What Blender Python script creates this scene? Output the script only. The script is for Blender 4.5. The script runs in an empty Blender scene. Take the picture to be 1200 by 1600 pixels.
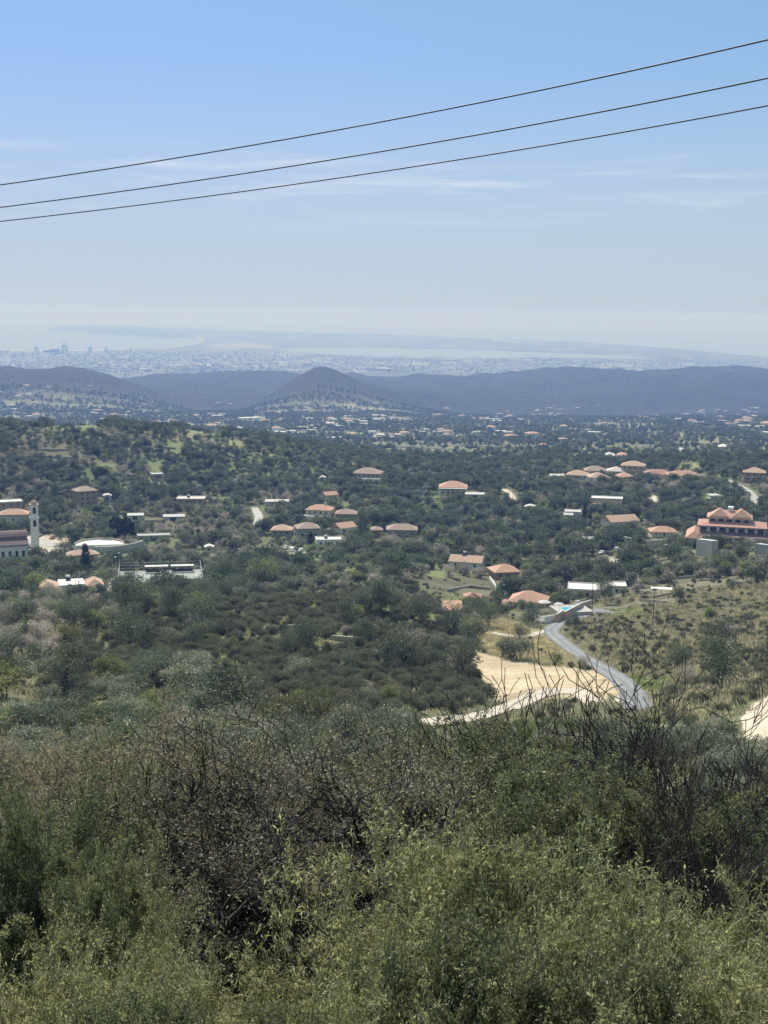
import bpy, math, random
import numpy as np
from mathutils import Vector, Matrix
rnd = random.Random(7)
nr = np.random.RandomState(11)
PI = math.pi
sc = bpy.context.scene
COL = sc.collection

# ---------------------------------------------------------------- camera
CAMZ = 450.0
FPX = 1931.0                                  # focal length in pixels of the 1200 x 1600 photograph
PITCH, ROLL = math.radians(9.2), math.radians(0.6)
_f = np.array([0, math.cos(PITCH), -math.sin(PITCH)])
_r0 = np.array([1.0, 0, 0]); _u0 = np.array([0, math.sin(PITCH), math.cos(PITCH)])
_r = _r0 * math.cos(ROLL) + _u0 * math.sin(ROLL)
_u = _u0 * math.cos(ROLL) - _r0 * math.sin(ROLL)
cam_data = bpy.data.cameras.new('camera')
cam = bpy.data.objects.new('camera', cam_data)
COL.objects.link(cam)
cam.matrix_world = Matrix(((_r[0], _u[0], -_f[0], 0), (_r[1], _u[1], -_f[1], 0), (_r[2], _u[2], -_f[2], CAMZ), (0, 0, 0, 1)))
cam_data.sensor_fit = 'VERTICAL'
cam_data.sensor_height = 36.0
cam_data.lens = 36.0 * FPX / 1600.0
cam_data.clip_start = 0.1
cam_data.clip_end = 150000
sc.camera = cam

# ---------------------------------------------------------------- light
SUN_EL, SUN_AZ = math.radians(44), math.radians(-16)      # ahead of the camera, a little to the left
SKY = 0.087
sun_data = bpy.data.lights.new('sun', 'SUN')
sun_data.energy = 4.8
sun_data.angle = math.radians(0.5)
sun_data.color = (1.0, 0.94, 0.86)
sun = bpy.data.objects.new('sun', sun_data)
COL.objects.link(sun)
sun.location = (0, 0, 600)
_sd = Vector((math.sin(SUN_AZ) * math.cos(SUN_EL), math.cos(SUN_AZ) * math.cos(SUN_EL), math.sin(SUN_EL)))
sun.rotation_euler = _sd.to_track_quat('Z', 'Y').to_euler()
world = bpy.data.worlds.new('World'); sc.world = world
world.use_nodes = True
wt = world.node_tree; wn = wt.nodes; wl = wt.links
wn.clear()
def N(nodes, t, **kw):
    n = nodes.new(t)
    for k, v in kw.items():
        if k.startswith('i_'):
            key = k[2:]
            n.inputs[int(key) if key.isdigit() else key.replace('_', ' ')].default_value = v
        else:
            setattr(n, k, v)
    return n
sky = N(wn, 'ShaderNodeTexSky', sky_type='NISHITA')
sky.sun_disc = False; sky.sun_elevation = SUN_EL; sky.sun_rotation = SUN_AZ
sky.altitude = 450; sky.air_density = 1.0; sky.dust_density = 0.4; sky.ozone_density = 3.0
# the phone's tone curve flattens the sky: soften the sky texture's range per channel
sc_ = N(wn, 'ShaderNodeSeparateColor'); cb_ = N(wn, 'ShaderNodeCombineColor'); wl.new(sky.outputs[0], sc_.inputs[0])
for i_, (k_, e_) in enumerate(((1.42, .577), (2.645, .384), (1.50, .80))):
    pw = N(wn, 'ShaderNodeMath', operation='POWER'); wl.new(sc_.outputs[i_], pw.inputs[0]); pw.inputs[1].default_value = e_
    ml = N(wn, 'ShaderNodeMath', operation='MULTIPLY'); wl.new(pw.outputs[0], ml.inputs[0]); ml.inputs[1].default_value = k_
    wl.new(ml.outputs[0], cb_.inputs[i_])
tc = N(wn, 'ShaderNodeTexCoord')
sep = N(wn, 'ShaderNodeSeparateXYZ'); wl.new(tc.outputs['Generated'], sep.inputs[0])
# high thin cirrus, long level streaks low above the horizon
mp = N(wn, 'ShaderNodeMapping'); mp.inputs['Scale'].default_value = (3.2, 3.2, 46)
mp.inputs['Rotation'].default_value = (0, math.radians(1.2), 0)
wl.new(tc.outputs['Generated'], mp.inputs['Vector'])
nz = N(wn, 'ShaderNodeTexNoise', i_Scale=1.5, i_Detail=7.0, i_Roughness=0.62, i_Distortion=0.7); wl.new(mp.outputs[0], nz.inputs['Vector'])
r1 = N(wn, 'ShaderNodeMapRange', interpolation_type='SMOOTHSTEP'); r1.inputs[1].default_value = .47; r1.inputs[2].default_value = .74
wl.new(nz.outputs[0], r1.inputs[0])
def band(a, b, c, d):
    m1 = N(wn, 'ShaderNodeMapRange', interpolation_type='SMOOTHSTEP'); m1.inputs[1].default_value = a; m1.inputs[2].default_value = b
    m2 = N(wn, 'ShaderNodeMapRange', interpolation_type='SMOOTHSTEP'); m2.inputs[1].default_value = c; m2.inputs[2].default_value = d
    m2.inputs[3].default_value = 1; m2.inputs[4].default_value = 0
    wl.new(sep.outputs[2], m1.inputs[0]); wl.new(sep.outputs[2], m2.inputs[0])
    m = N(wn, 'ShaderNodeMath', operation='MULTIPLY'); wl.new(m1.outputs[0], m.inputs[0]); wl.new(m2.outputs[0], m.inputs[1])
    return m
b1 = band(.055, .095, .105, .135)
mm = N(wn, 'ShaderNodeMath', operation='MULTIPLY'); wl.new(r1.outputs[0], mm.inputs[0]); wl.new(b1.outputs[0], mm.inputs[1])
mk = N(wn, 'ShaderNodeMath', operation='MULTIPLY'); wl.new(mm.outputs[0], mk.inputs[0]); mk.inputs[1].default_value = 0.6
mixc = N(wn, 'ShaderNodeMix', data_type='RGBA'); wl.new(mk.outputs[0], mixc.inputs[0]); wl.new(cb_.outputs[0], mixc.inputs[6])
mixc.inputs[7].default_value = (8.0, 8.4, 8.9, 1)
vb = band(-.02, .03, .05, .2)
vm = N(wn, 'ShaderNodeMath', operation='MULTIPLY'); wl.new(vb.outputs[0], vm.inputs[0]); vm.inputs[1].default_value = .6
veil = N(wn, 'ShaderNodeMix', data_type='RGBA'); wl.new(vm.outputs[0], veil.inputs[0]); wl.new(cb_.outputs[0], veil.inputs[6])
veil.inputs[7].default_value = (5.3, 6.2, 6.9, 1); 
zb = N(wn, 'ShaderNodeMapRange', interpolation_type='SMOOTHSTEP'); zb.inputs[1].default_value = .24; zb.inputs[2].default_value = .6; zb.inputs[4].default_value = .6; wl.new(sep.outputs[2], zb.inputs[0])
sky_fill = N(wn, 'ShaderNodeMix', data_type='RGBA'); wl.new(zb.outputs[0], sky_fill.inputs[0]); wl.new(veil.outputs[2], sky_fill.inputs[6])   # added whitening of the sky above the frame, lifts and neutralises blue shade
sky_fill.inputs[7].default_value = (6.2, 6.8, 7.4, 1); wl.new(sky_fill.outputs[2], mixc.inputs[6])
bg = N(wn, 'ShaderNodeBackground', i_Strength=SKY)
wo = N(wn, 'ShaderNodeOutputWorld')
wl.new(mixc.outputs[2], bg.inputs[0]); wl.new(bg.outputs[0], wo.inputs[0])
sc.view_settings.view_transform = 'Standard'; sc.view_settings.look = 'None'
sc.view_settings.gamma = 1; sc.view_settings.exposure = 0.2
sc.render.engine = 'CYCLES'
cy = sc.cycles
cy.max_bounces = 5; cy.diffuse_bounces = 2; cy.glossy_bounces = 2; cy.transmission_bounces = 3; cy.transparent_max_bounces = 6
cy.volume_bounces = 0
cy.use_adaptive_sampling = True; cy.adaptive_threshold = 0.02
cy.caustics_reflective = False; cy.caustics_refractive = False

# ---------------------------------------------------------------- picture <-> place
def ray(px, py):
    a = (px - 600) / FPX; b = -(py - 800) / FPX
    return _f + a * _r + b * _u
def at(px, py, d):
    """point on the line of sight at horizontal distance d"""
    v = ray(px, py); k = d / math.hypot(v[0], v[1])
    return np.array([v[0] * k, v[1] * k, CAMZ + v[2] * k])
def project(x, y, z):
    x = np.asarray(x, float); y = np.asarray(y, float); z = np.asarray(z, float) - CAMZ
    dep = x * _f[0] + y * _f[1] + z * _f[2]
    a = (x * _r[0] + y * _r[1] + z * _r[2]); b = (x * _u[0] + y * _u[1] + z * _u[2])
    dep = np.where(dep > 0.01, dep, 0.01)
    return 600 + FPX * a / dep, 800 - FPX * b / dep
REARTH2 = 14.8e6
def curv(d): return d * d / REARTH2

# ---------------------------------------------------------------- noise in numpy
_perm = np.random.RandomState(3).rand(256, 256)
def vnoise(x, y):
    xi = np.floor(x).astype(int); yi = np.floor(y).astype(int)
    fx = x - xi; fy = y - yi; fx = fx * fx * (3 - 2 * fx); fy = fy * fy * (3 - 2 * fy)
    a = _perm[xi & 255, yi & 255]; b = _perm[(xi + 1) & 255, yi & 255]; c = _perm[xi & 255, (yi + 1) & 255]; d = _perm[(xi + 1) & 255, (yi + 1) & 255]
    return (a * (1 - fx) + b * fx) * (1 - fy) + (c * (1 - fx) + d * fx) * fy
def fbm(x, y, o=4):
    s = 0; w = 1; t = 0
    for k in range(o):
        s = s + w * (vnoise(x * 2 ** k + 17.3 * k, y * 2 ** k + 5.1 * k) - .5); t += w; w *= .5
    return s / t
def inpoly(px, py, poly):
    px = np.asarray(px, float); py = np.asarray(py, float)
    ins = np.zeros(px.shape, bool); n = len(poly)
    for i in range(n):
        x1, y1 = poly[i]; x2, y2 = poly[(i + 1) % n]
        if y1 == y2: continue
        c = ((y1 > py) != (y2 > py)) & (px < (x2 - x1) * (py - y1) / (y2 - y1) + x1)
        ins ^= c
    return ins

# ---------------------------------------------------------------- the lie of the land
PXC = np.array([-200, 0, 150, 300, 450, 600, 750, 900, 1050, 1200, 1400], float)
def e(*a): return [a[0]] + list(a) + [a[-1]]
ROWS = {  # horizontal distance in metres: where the ground stands in the photograph, per column
 130: e(1160, 1160, 1160, 1160, 1160, 1160, 1158, 1140, 1118),
 180: e(1085, 1090, 1100, 1105, 1110, 1115, 1115, 1092, 1070),
 260: e(1010, 1010, 1015, 1020, 1030, 1055, 1050, 1030, 1015),
 350: e(965, 957, 947, 947, 947, 985, 990, 985, 965),
 430: e(940, 940, 935, 925, 922, 950, 955, 943, 925),
 515: e(918, 915, 918, 905, 897, 915, 915, 900, 880),
 600: e(885, 880, 878, 870, 862, 870, 866, 860, 848),
 700: e(838, 835, 830, 825, 822, 825, 820, 815, 805),
 800: e(785, 785, 785, 785, 785, 785, 780, 775, 765),
 900: e(720, 725, 735, 745, 750, 755, 752, 745, 735),
 1000: e(662, 660, 666, 695, 727, 733, 732, 725, 722),
 1150: e(672, 670, 676, 692, 715, 718, 717, 713, 712),
 1400: e(686, 684, 688, 700, 706, 706, 705, 703, 702),
 1800: e(679, 678, 680, 687, 690, 690, 690, 689, 688),
 2300: e(669, 668, 670, 672, 674, 675, 675, 674, 673),
 2800: e(657, 656, 658, 659, 660, 662, 662, 661, 660),
 3200: e(646, 646, 648, 649, 650, 654, 655, 654, 653),
 3600: e(640, 640, 645, 644, 646, 651, 652, 652, 650)}
R1X = [-200, 0, 60, 110, 180, 230, 290, 330, 380, 420, 460, 485, 500, 515, 545, 600, 660, 720, 800, 1400]
R1Y = [572, 571, 569, 571, 584, 603, 638, 645, 640, 612, 590, 577, 571, 575, 587, 606, 630, 648, 652, 652]
R2X = [-200, 0, 200, 300, 400, 480, 600, 700, 780, 850, 900, 1000, 1060, 1110, 1150, 1200, 1400]
R2Y = [590, 590, 588, 582, 578, 580, 585, 581, 579, 574, 573, 574, 571, 569, 567, 571, 574]
FX = np.arange(-200, 1401, 20.0)
def row2z(px, row, d):
    out = np.zeros(len(px))
    for i, (a, b) in enumerate(zip(px, row)): out[i] = at(a, b, d)[2]
    return out
near = [(0.5, -1.62), (3, -2.9), (6, -4.7), (12, -8.3), (20, -12.6), (30, -17.8), (50, -25.5), (80, -33.5)]
nodes_d, nodes_z = [], []
for d, z in near: nodes_d.append(d); nodes_z.append(np.full(len(FX), CAMZ + z))
for d in sorted(ROWS):
    nodes_d.append(d); nodes_z.append(row2z(FX, np.interp(FX, PXC, ROWS[d]), d))
r1 = np.interp(FX, R1X, R1Y); r2 = np.interp(FX, R2X, R2Y)
w = np.clip((r1 - 590) / 50, 0, 1); w = w * w * (3 - 2 * w)
rm = (1 - w) * (r1 + 12) + w * (.42 * r1 + .58 * r2)
nodes_d.append(4200); nodes_z.append(row2z(FX, r1, 4200))
nodes_d.append(4950); nodes_z.append(row2z(FX, rm, 4950))
nodes_d.append(6000); nodes_z.append(row2z(FX, r2, 6000))
nodes_d.append(6900); nodes_z.append(row2z(FX, r2 + 17, 6900))
for d, z in ((8200, 46), (10000, 22), (12800, 6), (16000, 4), (150000, 3)):
    nodes_d.append(d); nodes_z.append(np.full(len(FX), z - (curv(d) if d < 15000 else 0.0)))
NL = np.log(np.array(nodes_d)); NZ = np.array(nodes_z)
AZF = np.arctan((FX - 600) / FPX / math.cos(PITCH) * 1.0)
AZ = np.concatenate([np.radians(np.arange(-180, -22, 4.0)), np.radians(np.arange(-22, 22.01, .09)), np.radians(np.arange(24, 181, 4.0))])
DD = np.exp(np.linspace(math.log(.5), math.log(62000), 830))
LD = np.log(DD)
Z = np.zeros((len(DD), len(AZ)))
colz = np.zeros((len(DD), len(FX)))
for j in range(len(FX)): colz[:, j] = np.interp(LD, NL, NZ[:, j])
for i in range(len(DD)): Z[i] = np.interp(AZ, AZF, colz[i])
k = np.array([1, 2, 3, 4, 5, 4, 3, 2, 1.]); k /= k.sum()
Zp = np.pad(Z, ((4, 4), (0, 0)), 'edge'); Z = sum(k[q] * Zp[q:q + len(DD)] for q in range(9))
Zp = np.pad(Z, ((0, 0), (4, 4)), 'edge'); Z = sum(k[q] * Zp[:, q:q + len(AZ)] for q in range(9))
GX = DD[:, None] * np.sin(AZ)[None]; GY = DD[:, None] * np.cos(AZ)[None]; GD = DD[:, None] + 0 * GX
def step(a, b, x):
    t = np.clip((x - a) / (b - a), 0, 1); return t * t * (3 - 2 * t)
Z += fbm(GX / 9, GY / 9) * 1.0 * step(12, 60, GD) * (1 - step(900, 1500, GD))
Z += fbm(GX / 45 + 9, GY / 45) * 5.0 * step(100, 300, GD) * (1 - step(3200, 4500, GD))
rg = 1 - np.abs(fbm(GX / 420 + 3, GY / 700, 5)) * 4
Z += (rg - .6) * 26 * step(3700, 4400, GD) * (1 - step(7000, 8200, GD))
Z += fbm(GX / 130, GY / 160, 4) * 22 * step(3700, 4400, GD) * (1 - step(7000, 8200, GD))
# behind the viewer the hillside climbs on
back = step(0.2, -0.6, np.cos(AZ))[None] if False else np.clip(-np.cos(AZ), 0, 1)[None]
Z = Z + back * ((CAMZ + GD * .25) - Z) * step(1, 12, GD) * (1 - step(400, 3000, GD))

# the coast: bay, spit and salt lake on the curved sea, from 12 km out
BAY = [(-700, 546), (0, 546), (70, 547), (150, 546), (215, 545), (265, 542), (300, 537), (311, 531), (300, 527), (240, 524), (180, 520), (130, 517), (78, 515.5), (78, 505), (-700, 495)]
OUT = [(78, 490), (78, 514.5), (100, 513.3), (140, 512.3), (200, 513.5), (300, 516.5), (400, 519), (600, 525), (800, 531.5), (900, 535), (1000, 541), (1100, 549), (1200, 558), (1300, 570), (1500, 590), (1900, 600), (1900, 480)]
LAKE = [(432, 545), (470, 543), (600, 544), (700, 545.5), (800, 549), (900, 552.5), (980, 556), (1042, 560), (980, 560.5), (880, 558.5), (760, 560.5), (680, 559), (590, 558), (520, 554), (460, 550)]
PX, PY = project(GX, GY, -curv(GD))
far = GD > 11500
jx = fbm(GX / 1500, GY / 2500, 4) * 5; jy = fbm(GX / 1500 + 50, GY / 2500, 4) * 1.2
wet = far & (np.cos(AZ)[None] > .2) & (inpoly(PX + jx, PY + jy, BAY) | inpoly(PX + jx, PY + jy, OUT) | inpoly(PX + jx, PY + jy, LAKE))
cz = curv(GD)
land = 3 + 5 * np.clip(fbm(GX / 1200, GY / 1200) + .3, 0, 1)
hump = 55 * np.exp(-((PX - 170) / 90) ** 2) * step(18000, 24000, GD) + 30 * step(20000, 26000, GD)
Zc = np.where(wet | (far & (np.cos(AZ)[None] <= .2)), -12.0, land + hump) - cz
t = step(10800, 11600, GD)
Z = np.where(far, Z * (1 - t) * 1.0 + Zc * t, Z)
Z = np.where(GD > 60000, -12 - cz, Z)
def hz(x, y):
    x = np.asarray(x, float); y = np.asarray(y, float)
    a = np.arctan2(x, y); l = np.log(np.maximum(np.hypot(x, y), .5))
    ia = np.clip(np.searchsorted(AZ, a) - 1, 0, len(AZ) - 2); il = np.clip(((l - LD[0]) / (LD[1] - LD[0])).astype(int), 0, len(LD) - 2)
    fa = (a - AZ[ia]) / (AZ[ia + 1] - AZ[ia]); fl = (l - LD[il]) / (LD[1] - LD[0])
    return (Z[il, ia] * (1 - fa) + Z[il, ia + 1] * fa) * (1 - fl) + (Z[il + 1, ia] * (1 - fa) + Z[il + 1, ia + 1] * fa) * fl
_ds = np.exp(np.linspace(math.log(2), math.log(60000), 3000))
def ground(px, py):
    v = ray(px, py); k = math.hypot(v[0], v[1]); x = v[0] / k * _ds; y = v[1] / k * _ds
    below = CAMZ + v[2] / k * _ds < hz(x, y)
    i = int(np.argmax(below)) if below.any() else len(_ds) - 1
    return np.array([x[i], y[i], float(hz(x[i], y[i]))])

# ---------------------------------------------------------------- object helpers
def tag(o, label=None, cat=None, group=None, kind=None):
    if label: o['label'] = label
    if cat: o['category'] = cat
    if group: o['group'] = group
    if kind: o['kind'] = kind
    return o
def empty(name, loc, rz=0):
    o = bpy.data.objects.new(name, None); COL.objects.link(o); o.location = [float(c) for c in loc]; o.rotation_euler = (0, 0, rz)
    o.empty_display_size = .5
    return o
def np_mesh(name, V, F4=None, F3=None, mats=(), mi=None, smooth=False, attrs=None):
    me = bpy.data.meshes.new(name)
    V = np.asarray(V, np.float32).reshape(-1, 3)
    n4 = 0 if F4 is None else len(F4); n3 = 0 if F3 is None else len(F3)
    me.vertices.add(len(V)); me.vertices.foreach_set('co', V.ravel())
    me.loops.add(n4 * 4 + n3 * 3); me.polygons.add(n4 + n3)
    idx = []; st = []
    if n4: idx.append(np.asarray(F4, np.int32).ravel()); st.append(np.arange(n4) * 4)
    if n3: idx.append(np.asarray(F3, np.int32).ravel()); st.append(n4 * 4 + np.arange(n3) * 3)
    me.loops.foreach_set('vertex_index', np.concatenate(idx).astype(np.int32))
    me.polygons.foreach_set('loop_start', np.concatenate(st).astype(np.int32))
    for m in mats: me.materials.append(m)
    if mi is not None: me.polygons.foreach_set('material_index', np.asarray(mi, np.int32))
    if smooth: me.polygons.foreach_set('use_smooth', np.ones(n4 + n3, bool))
    if attrs:
        for nm, (ty, dom, data) in attrs.items():
            a = me.attributes.new(nm, ty, dom)
            a.data.foreach_set('color' if ty == 'FLOAT_COLOR' else 'value', np.asarray(data, np.float32).ravel())
    me.update(calc_edges=True)
    me.validate()
    return me
def link(name, me, parent=None, loc=None):
    o = bpy.data.objects.new(name, me); COL.objects.link(o)
    if parent: o.parent = parent
    if loc is not None: o.location = [float(c) for c in loc]
    return o
class MB:
    """collects polygons, builds one mesh"""
    def __init__(s): s.v = []; s.f = []
    def poly(s, pts):
        n = len(s.v); s.v += [tuple(map(float, p)) for p in pts]; s.f.append(list(range(n, n + len(pts))))
    def box(s, x0, x1, y0, y1, z0, z1):
        n = len(s.v)
        s.v += [(x0, y0, z0), (x1, y0, z0), (x1, y1, z0), (x0, y1, z0), (x0, y0, z1), (x1, y0, z1), (x1, y1, z1), (x0, y1, z1)]
        s.f += [[n + a for a in q] for q in ((3, 2, 1, 0), (4, 5, 6, 7), (0, 1, 5, 4), (1, 2, 6, 5), (2, 3, 7, 6), (3, 0, 4, 7))]
    def tube(s, a, b, r0, r1, n=6, cap=True):
        a = Vector(a); b = Vector(b); d = (b - a).normalized()
        u = d.orthogonal().normalized(); w_ = d.cross(u); k = len(s.v)
        for p, r in ((a, r0), (b, r1)):
            for i in range(n):
                t_ = 2 * PI * i / n; s.v.append(tuple(p + (u * math.cos(t_) + w_ * math.sin(t_)) * r))
        for i in range(n): s.f.append([k + i, k + (i + 1) % n, k + n + (i + 1) % n, k + n + i])
        if cap: s.f.append([k + i for i in range(n)][::-1]); s.f.append([k + n + i for i in range(n)])
    def lathe(s, prof, n=12, c=(0, 0)):
        k = len(s.v)
        for r, z in prof:
            for i in range(n): t_ = 2 * PI * i / n; s.v.append((c[0] + r * math.cos(t_), c[1] + r * math.sin(t_), z))
        for j in range(len(prof) - 1):
            for i in range(n): s.f.append([k + j * n + i, k + j * n + (i + 1) % n, k + (j + 1) * n + (i + 1) % n, k + (j + 1) * n + i])
    def hip(s, x0, x1, y0, y1, z, h, gable=False, t=.18):
        """hip or gable roof, ridge along the long side, with eaves thickness t"""
        lx, ly = x1 - x0, y1 - y0
        if lx >= ly:
            i = 0 if gable else ly / 2 * .95
            r0_, r1_ = (x0 + i, (y0 + y1) / 2), (x1 - i, (y0 + y1) / 2)
        else:
            i = 0 if gable else lx / 2 * .95
            r0_, r1_ = ((x0 + x1) / 2, y0 + i), ((x0 + x1) / 2, y1 - i)
        n = len(s.v)
        s.v += [(x0, y0, z), (x1, y0, z), (x1, y1, z), (x0, y1, z), (x0, y0, z + t), (x1, y0, z + t), (x1, y1, z + t), (x0, y1, z + t), (r0_[0], r0_[1], z + t + h), (r1_[0], r1_[1], z + t + h)]
        q = [(3, 2, 1, 0), (0, 1, 5, 4), (1, 2, 6, 5), (2, 3, 7, 6), (3, 0, 4, 7)]
        q += [(4, 5, 9, 8), (6, 7, 8, 9), (5, 6, 9), (7, 4, 8)] if lx >= ly else [(5, 6, 9, 8), (7, 4, 8, 9), (4, 5, 8), (6, 7, 9)]
        s.f += [[n + a for a in b] for b in q]
    def mesh(s, name, m):
        me = bpy.data.meshes.new(name); me.from_pydata(s.v, [], s.f); me.materials.append(m); me.update(); return me
    def build(s, name, m, parent=None, loc=None): return link(name, s.mesh(name, m), parent, loc)

ORDW = ['leftmost', 'second from left', 'third from left', 'fourth from left', 'fifth from left', 'sixth from left', 'seventh from left', 'eighth from left', 'rightmost']
def ordered(items, key_depth, key_x):
    """[(item, words)]: rows from near to far, then places from left to right"""
    n_ = len(items)
    if n_ == 1: return [(items[0], '')]
    k_ = min(4, -(-n_ // 9)); items = sorted(items, key=key_depth); out = []
    rown = {1: [''], 2: ['front row, ', 'back row, '], 3: ['front row, ', 'middle row, ', 'back row, '], 4: ['front row, ', 'second row, ', 'third row, ', 'back row, ']}[k_]
    for r_ in range(k_):
        sub = sorted(items[r_ * n_ // k_:(r_ + 1) * n_ // k_], key=key_x); m_ = len(sub)
        for j, it in enumerate(sub): out.append((it, ', ' + rown[r_] + (ORDW[-1] if j == m_ - 1 and m_ > 1 else ORDW[min(j, 8)])))
    return out

# ---------------------------------------------------------------- materials
def new_mat(name):
    m = bpy.data.materials.new(name); m.use_nodes = True; m.node_tree.nodes.clear(); return m, m.node_tree.nodes, m.node_tree.links
def mat(name, c, rough=.85, noise=.18, scale=1.5, spec=.25, metal=0, bump=0, coord='Object'):
    m, n, l = new_mat(name)
    p = N(n, 'ShaderNodeBsdfPrincipled', i_Roughness=rough, i_Metallic=metal); p.inputs['Specular IOR Level'].default_value = spec
    t_ = N(n, 'ShaderNodeTexCoord'); z = N(n, 'ShaderNodeTexNoise', i_Scale=scale, i_Detail=6.0, i_Roughness=.65)
    l.new(t_.outputs[coord], z.inputs['Vector'])
    mr = N(n, 'ShaderNodeMapRange'); mr.inputs[1].default_value = .25; mr.inputs[2].default_value = .75
    mr.inputs[3].default_value = 1 - noise; mr.inputs[4].default_value = 1 + noise; l.new(z.outputs[0], mr.inputs[0])
    v = N(n, 'ShaderNodeMix', data_type='RGBA', blend_type='MULTIPLY'); v.inputs[0].default_value = 1; v.inputs[6].default_value = (*c, 1)
    l.new(mr.outputs[0], v.inputs[7]); l.new(v.outputs[2], p.inputs['Base Color'])
    if bump:
        b = N(n, 'ShaderNodeBump', i_Strength=bump, i_Distance=.05); l.new(z.outputs[0], b.inputs['Height']); l.new(b.outputs[0], p.inputs['Normal'])
    o = N(n, 'ShaderNodeOutputMaterial'); l.new(p.outputs[0], o.inputs[0]); return m
def tile_mat(name, c, c2):
    m, n, l = new_mat(name)
    p = N(n, 'ShaderNodeBsdfPrincipled', i_Roughness=.8); p.inputs['Specular IOR Level'].default_value = .2
    t_ = N(n, 'ShaderNodeTexCoord'); z = N(n, 'ShaderNodeTexNoise', i_Scale=.9, i_Detail=8.0, i_Roughness=.7); l.new(t_.outputs['Object'], z.inputs['Vector'])
    wv = N(n, 'ShaderNodeTexWave', wave_type='BANDS', bands_direction='Z', i_Scale=3.0, i_Distortion=.4); l.new(t_.outputs['Object'], wv.inputs['Vector'])
    a = N(n, 'ShaderNodeMath', operation='MULTIPLY_ADD'); l.new(wv.outputs[0], a.inputs[0]); a.inputs[1].default_value = .3; l.new(z.outputs[0], a.inputs[2])
    cr = N(n, 'ShaderNodeValToRGB'); cr.color_ramp.elements[0].position = .35; cr.color_ramp.elements[1].position = .85
    cr.color_ramp.elements[0].color = (*c2, 1); cr.color_ramp.elements[1].color = (*c, 1); l.new(a.outputs[0], cr.inputs[0])
    l.new(cr.outputs[0], p.inputs['Base Color'])
    o = N(n, 'ShaderNodeOutputMaterial'); l.new(p.outputs[0], o.inputs[0]); return m
def leaf_mat(name, c, c2, trans=.45, gloss=.06, var=.25, rough=.6):
    """leaves: diffuse + light through the blade + a little shine; each plant and each leaf varies"""
    m, n, l = new_mat(name)
    at_ = N(n, 'ShaderNodeAttribute', attribute_name='v')
    mx = N(n, 'ShaderNodeMix', data_type='RGBA'); mx.inputs[6].default_value = (*c, 1); mx.inputs[7].default_value = (*c2, 1); l.new(at_.outputs['Fac'], mx.inputs[0])
    oi = N(n, 'ShaderNodeObjectInfo'); mr = N(n, 'ShaderNodeMapRange'); mr.inputs[3].default_value = 1 - var; mr.inputs[4].default_value = 1 + var; l.new(oi.outputs['Random'], mr.inputs[0])
    mu = N(n, 'ShaderNodeMath', operation='MULTIPLY_ADD'); l.new(oi.outputs['Random'], mu.inputs[0]); mu.inputs[1].default_value = 7.3; mu.inputs[2].default_value = 0
    fr = N(n, 'ShaderNodeMath', operation='FRACT'); l.new(mu.outputs[0], fr.inputs[0])
    hs = N(n, 'ShaderNodeHueSaturation'); mh = N(n, 'ShaderNodeMapRange'); mh.inputs[3].default_value = .5 - .035 * var * 4; mh.inputs[4].default_value = .5 + .02 * var * 4
    l.new(fr.outputs[0], mh.inputs[0]); l.new(mh.outputs[0], hs.inputs['Hue']); l.new(mr.outputs[0], hs.inputs['Value']); l.new(mx.outputs[2], hs.inputs['Color'])
    d = N(n, 'ShaderNodeBsdfDiffuse'); t_ = N(n, 'ShaderNodeBsdfTranslucent'); g = N(n, 'ShaderNodeBsdfGlossy', i_Roughness=rough)
    g.inputs[0].default_value = (.8, .85, .8, 1)
    tcx = N(n, 'ShaderNodeMix', data_type='RGBA', blend_type='MULTIPLY'); tcx.inputs[0].default_value = 1; tcx.inputs[7].default_value = (1.12, 1.15, .8, 1)
    l.new(hs.outputs[0], d.inputs[0]); l.new(hs.outputs[0], tcx.inputs[6]); l.new(tcx.outputs[2], t_.inputs[0])
    a = N(n, 'ShaderNodeMixShader', i_0=trans); l.new(d.outputs[0], a.inputs[1]); l.new(t_.outputs[0], a.inputs[2])
    b = N(n, 'ShaderNodeMixShader', i_0=gloss); l.new(a.outputs[0], b.inputs[1]); l.new(g.outputs[0], b.inputs[2])
    o = N(n, 'ShaderNodeOutputMaterial'); l.new(b.outputs[0], o.inputs[0]); return m

M = {}
M['white'] = mat('white_render', (.74, .72, .68)); M['cream'] = mat('cream_render', (.55, .48, .38)); M['tan'] = mat('tan_stone', (.36, .28, .2), noise=.3, scale=2.5)
M['stone'] = mat('grey_stone', (.34, .31, .27), noise=.35, scale=3); M['pink'] = mat('pink_render', (.5, .36, .29)); M['conc'] = mat('concrete', (.42, .41, .38), noise=.2)
M['flat'] = mat('white_flat_roof', (.72, .69, .64), noise=.1); M['pinkroof'] = mat('pale_pink_roof', (.66, .56, .5), noise=.12)
M['tile'] = tile_mat('terracotta_tiles', (.6, .36, .25), (.43, .25, .18)); M['tile2'] = tile_mat('faded_tiles', (.58, .4, .29), (.42, .28, .2))
M['brown'] = tile_mat('brown_tiles', (.42, .31, .24), (.3, .21, .165)); M['mauve'] = tile_mat('mauve_metal_roof', (.18, .12, .12), (.14, .09, .09)); M['redtile'] = tile_mat('red_tiles', (.5, .29, .23), (.38, .21, .17))
M['glass'] = mat('dark_window', (.03, .035, .045), rough=.25, spec=.6, noise=.3); M['dark'] = mat('dark_metal', (.05, .05, .055), rough=.5); M['wood'] = mat('creosoted_wood', (.07, .055, .045), noise=.3, scale=6)
M['metal'] = mat('galvanised_metal', (.4, .41, .42), rough=.45, metal=.6); M['tank'] = mat('white_water_tank', (.8, .8, .8), rough=.4); M['panel'] = mat('solar_panel', (.02, .03, .06), rough=.2, spec=.6)
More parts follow.
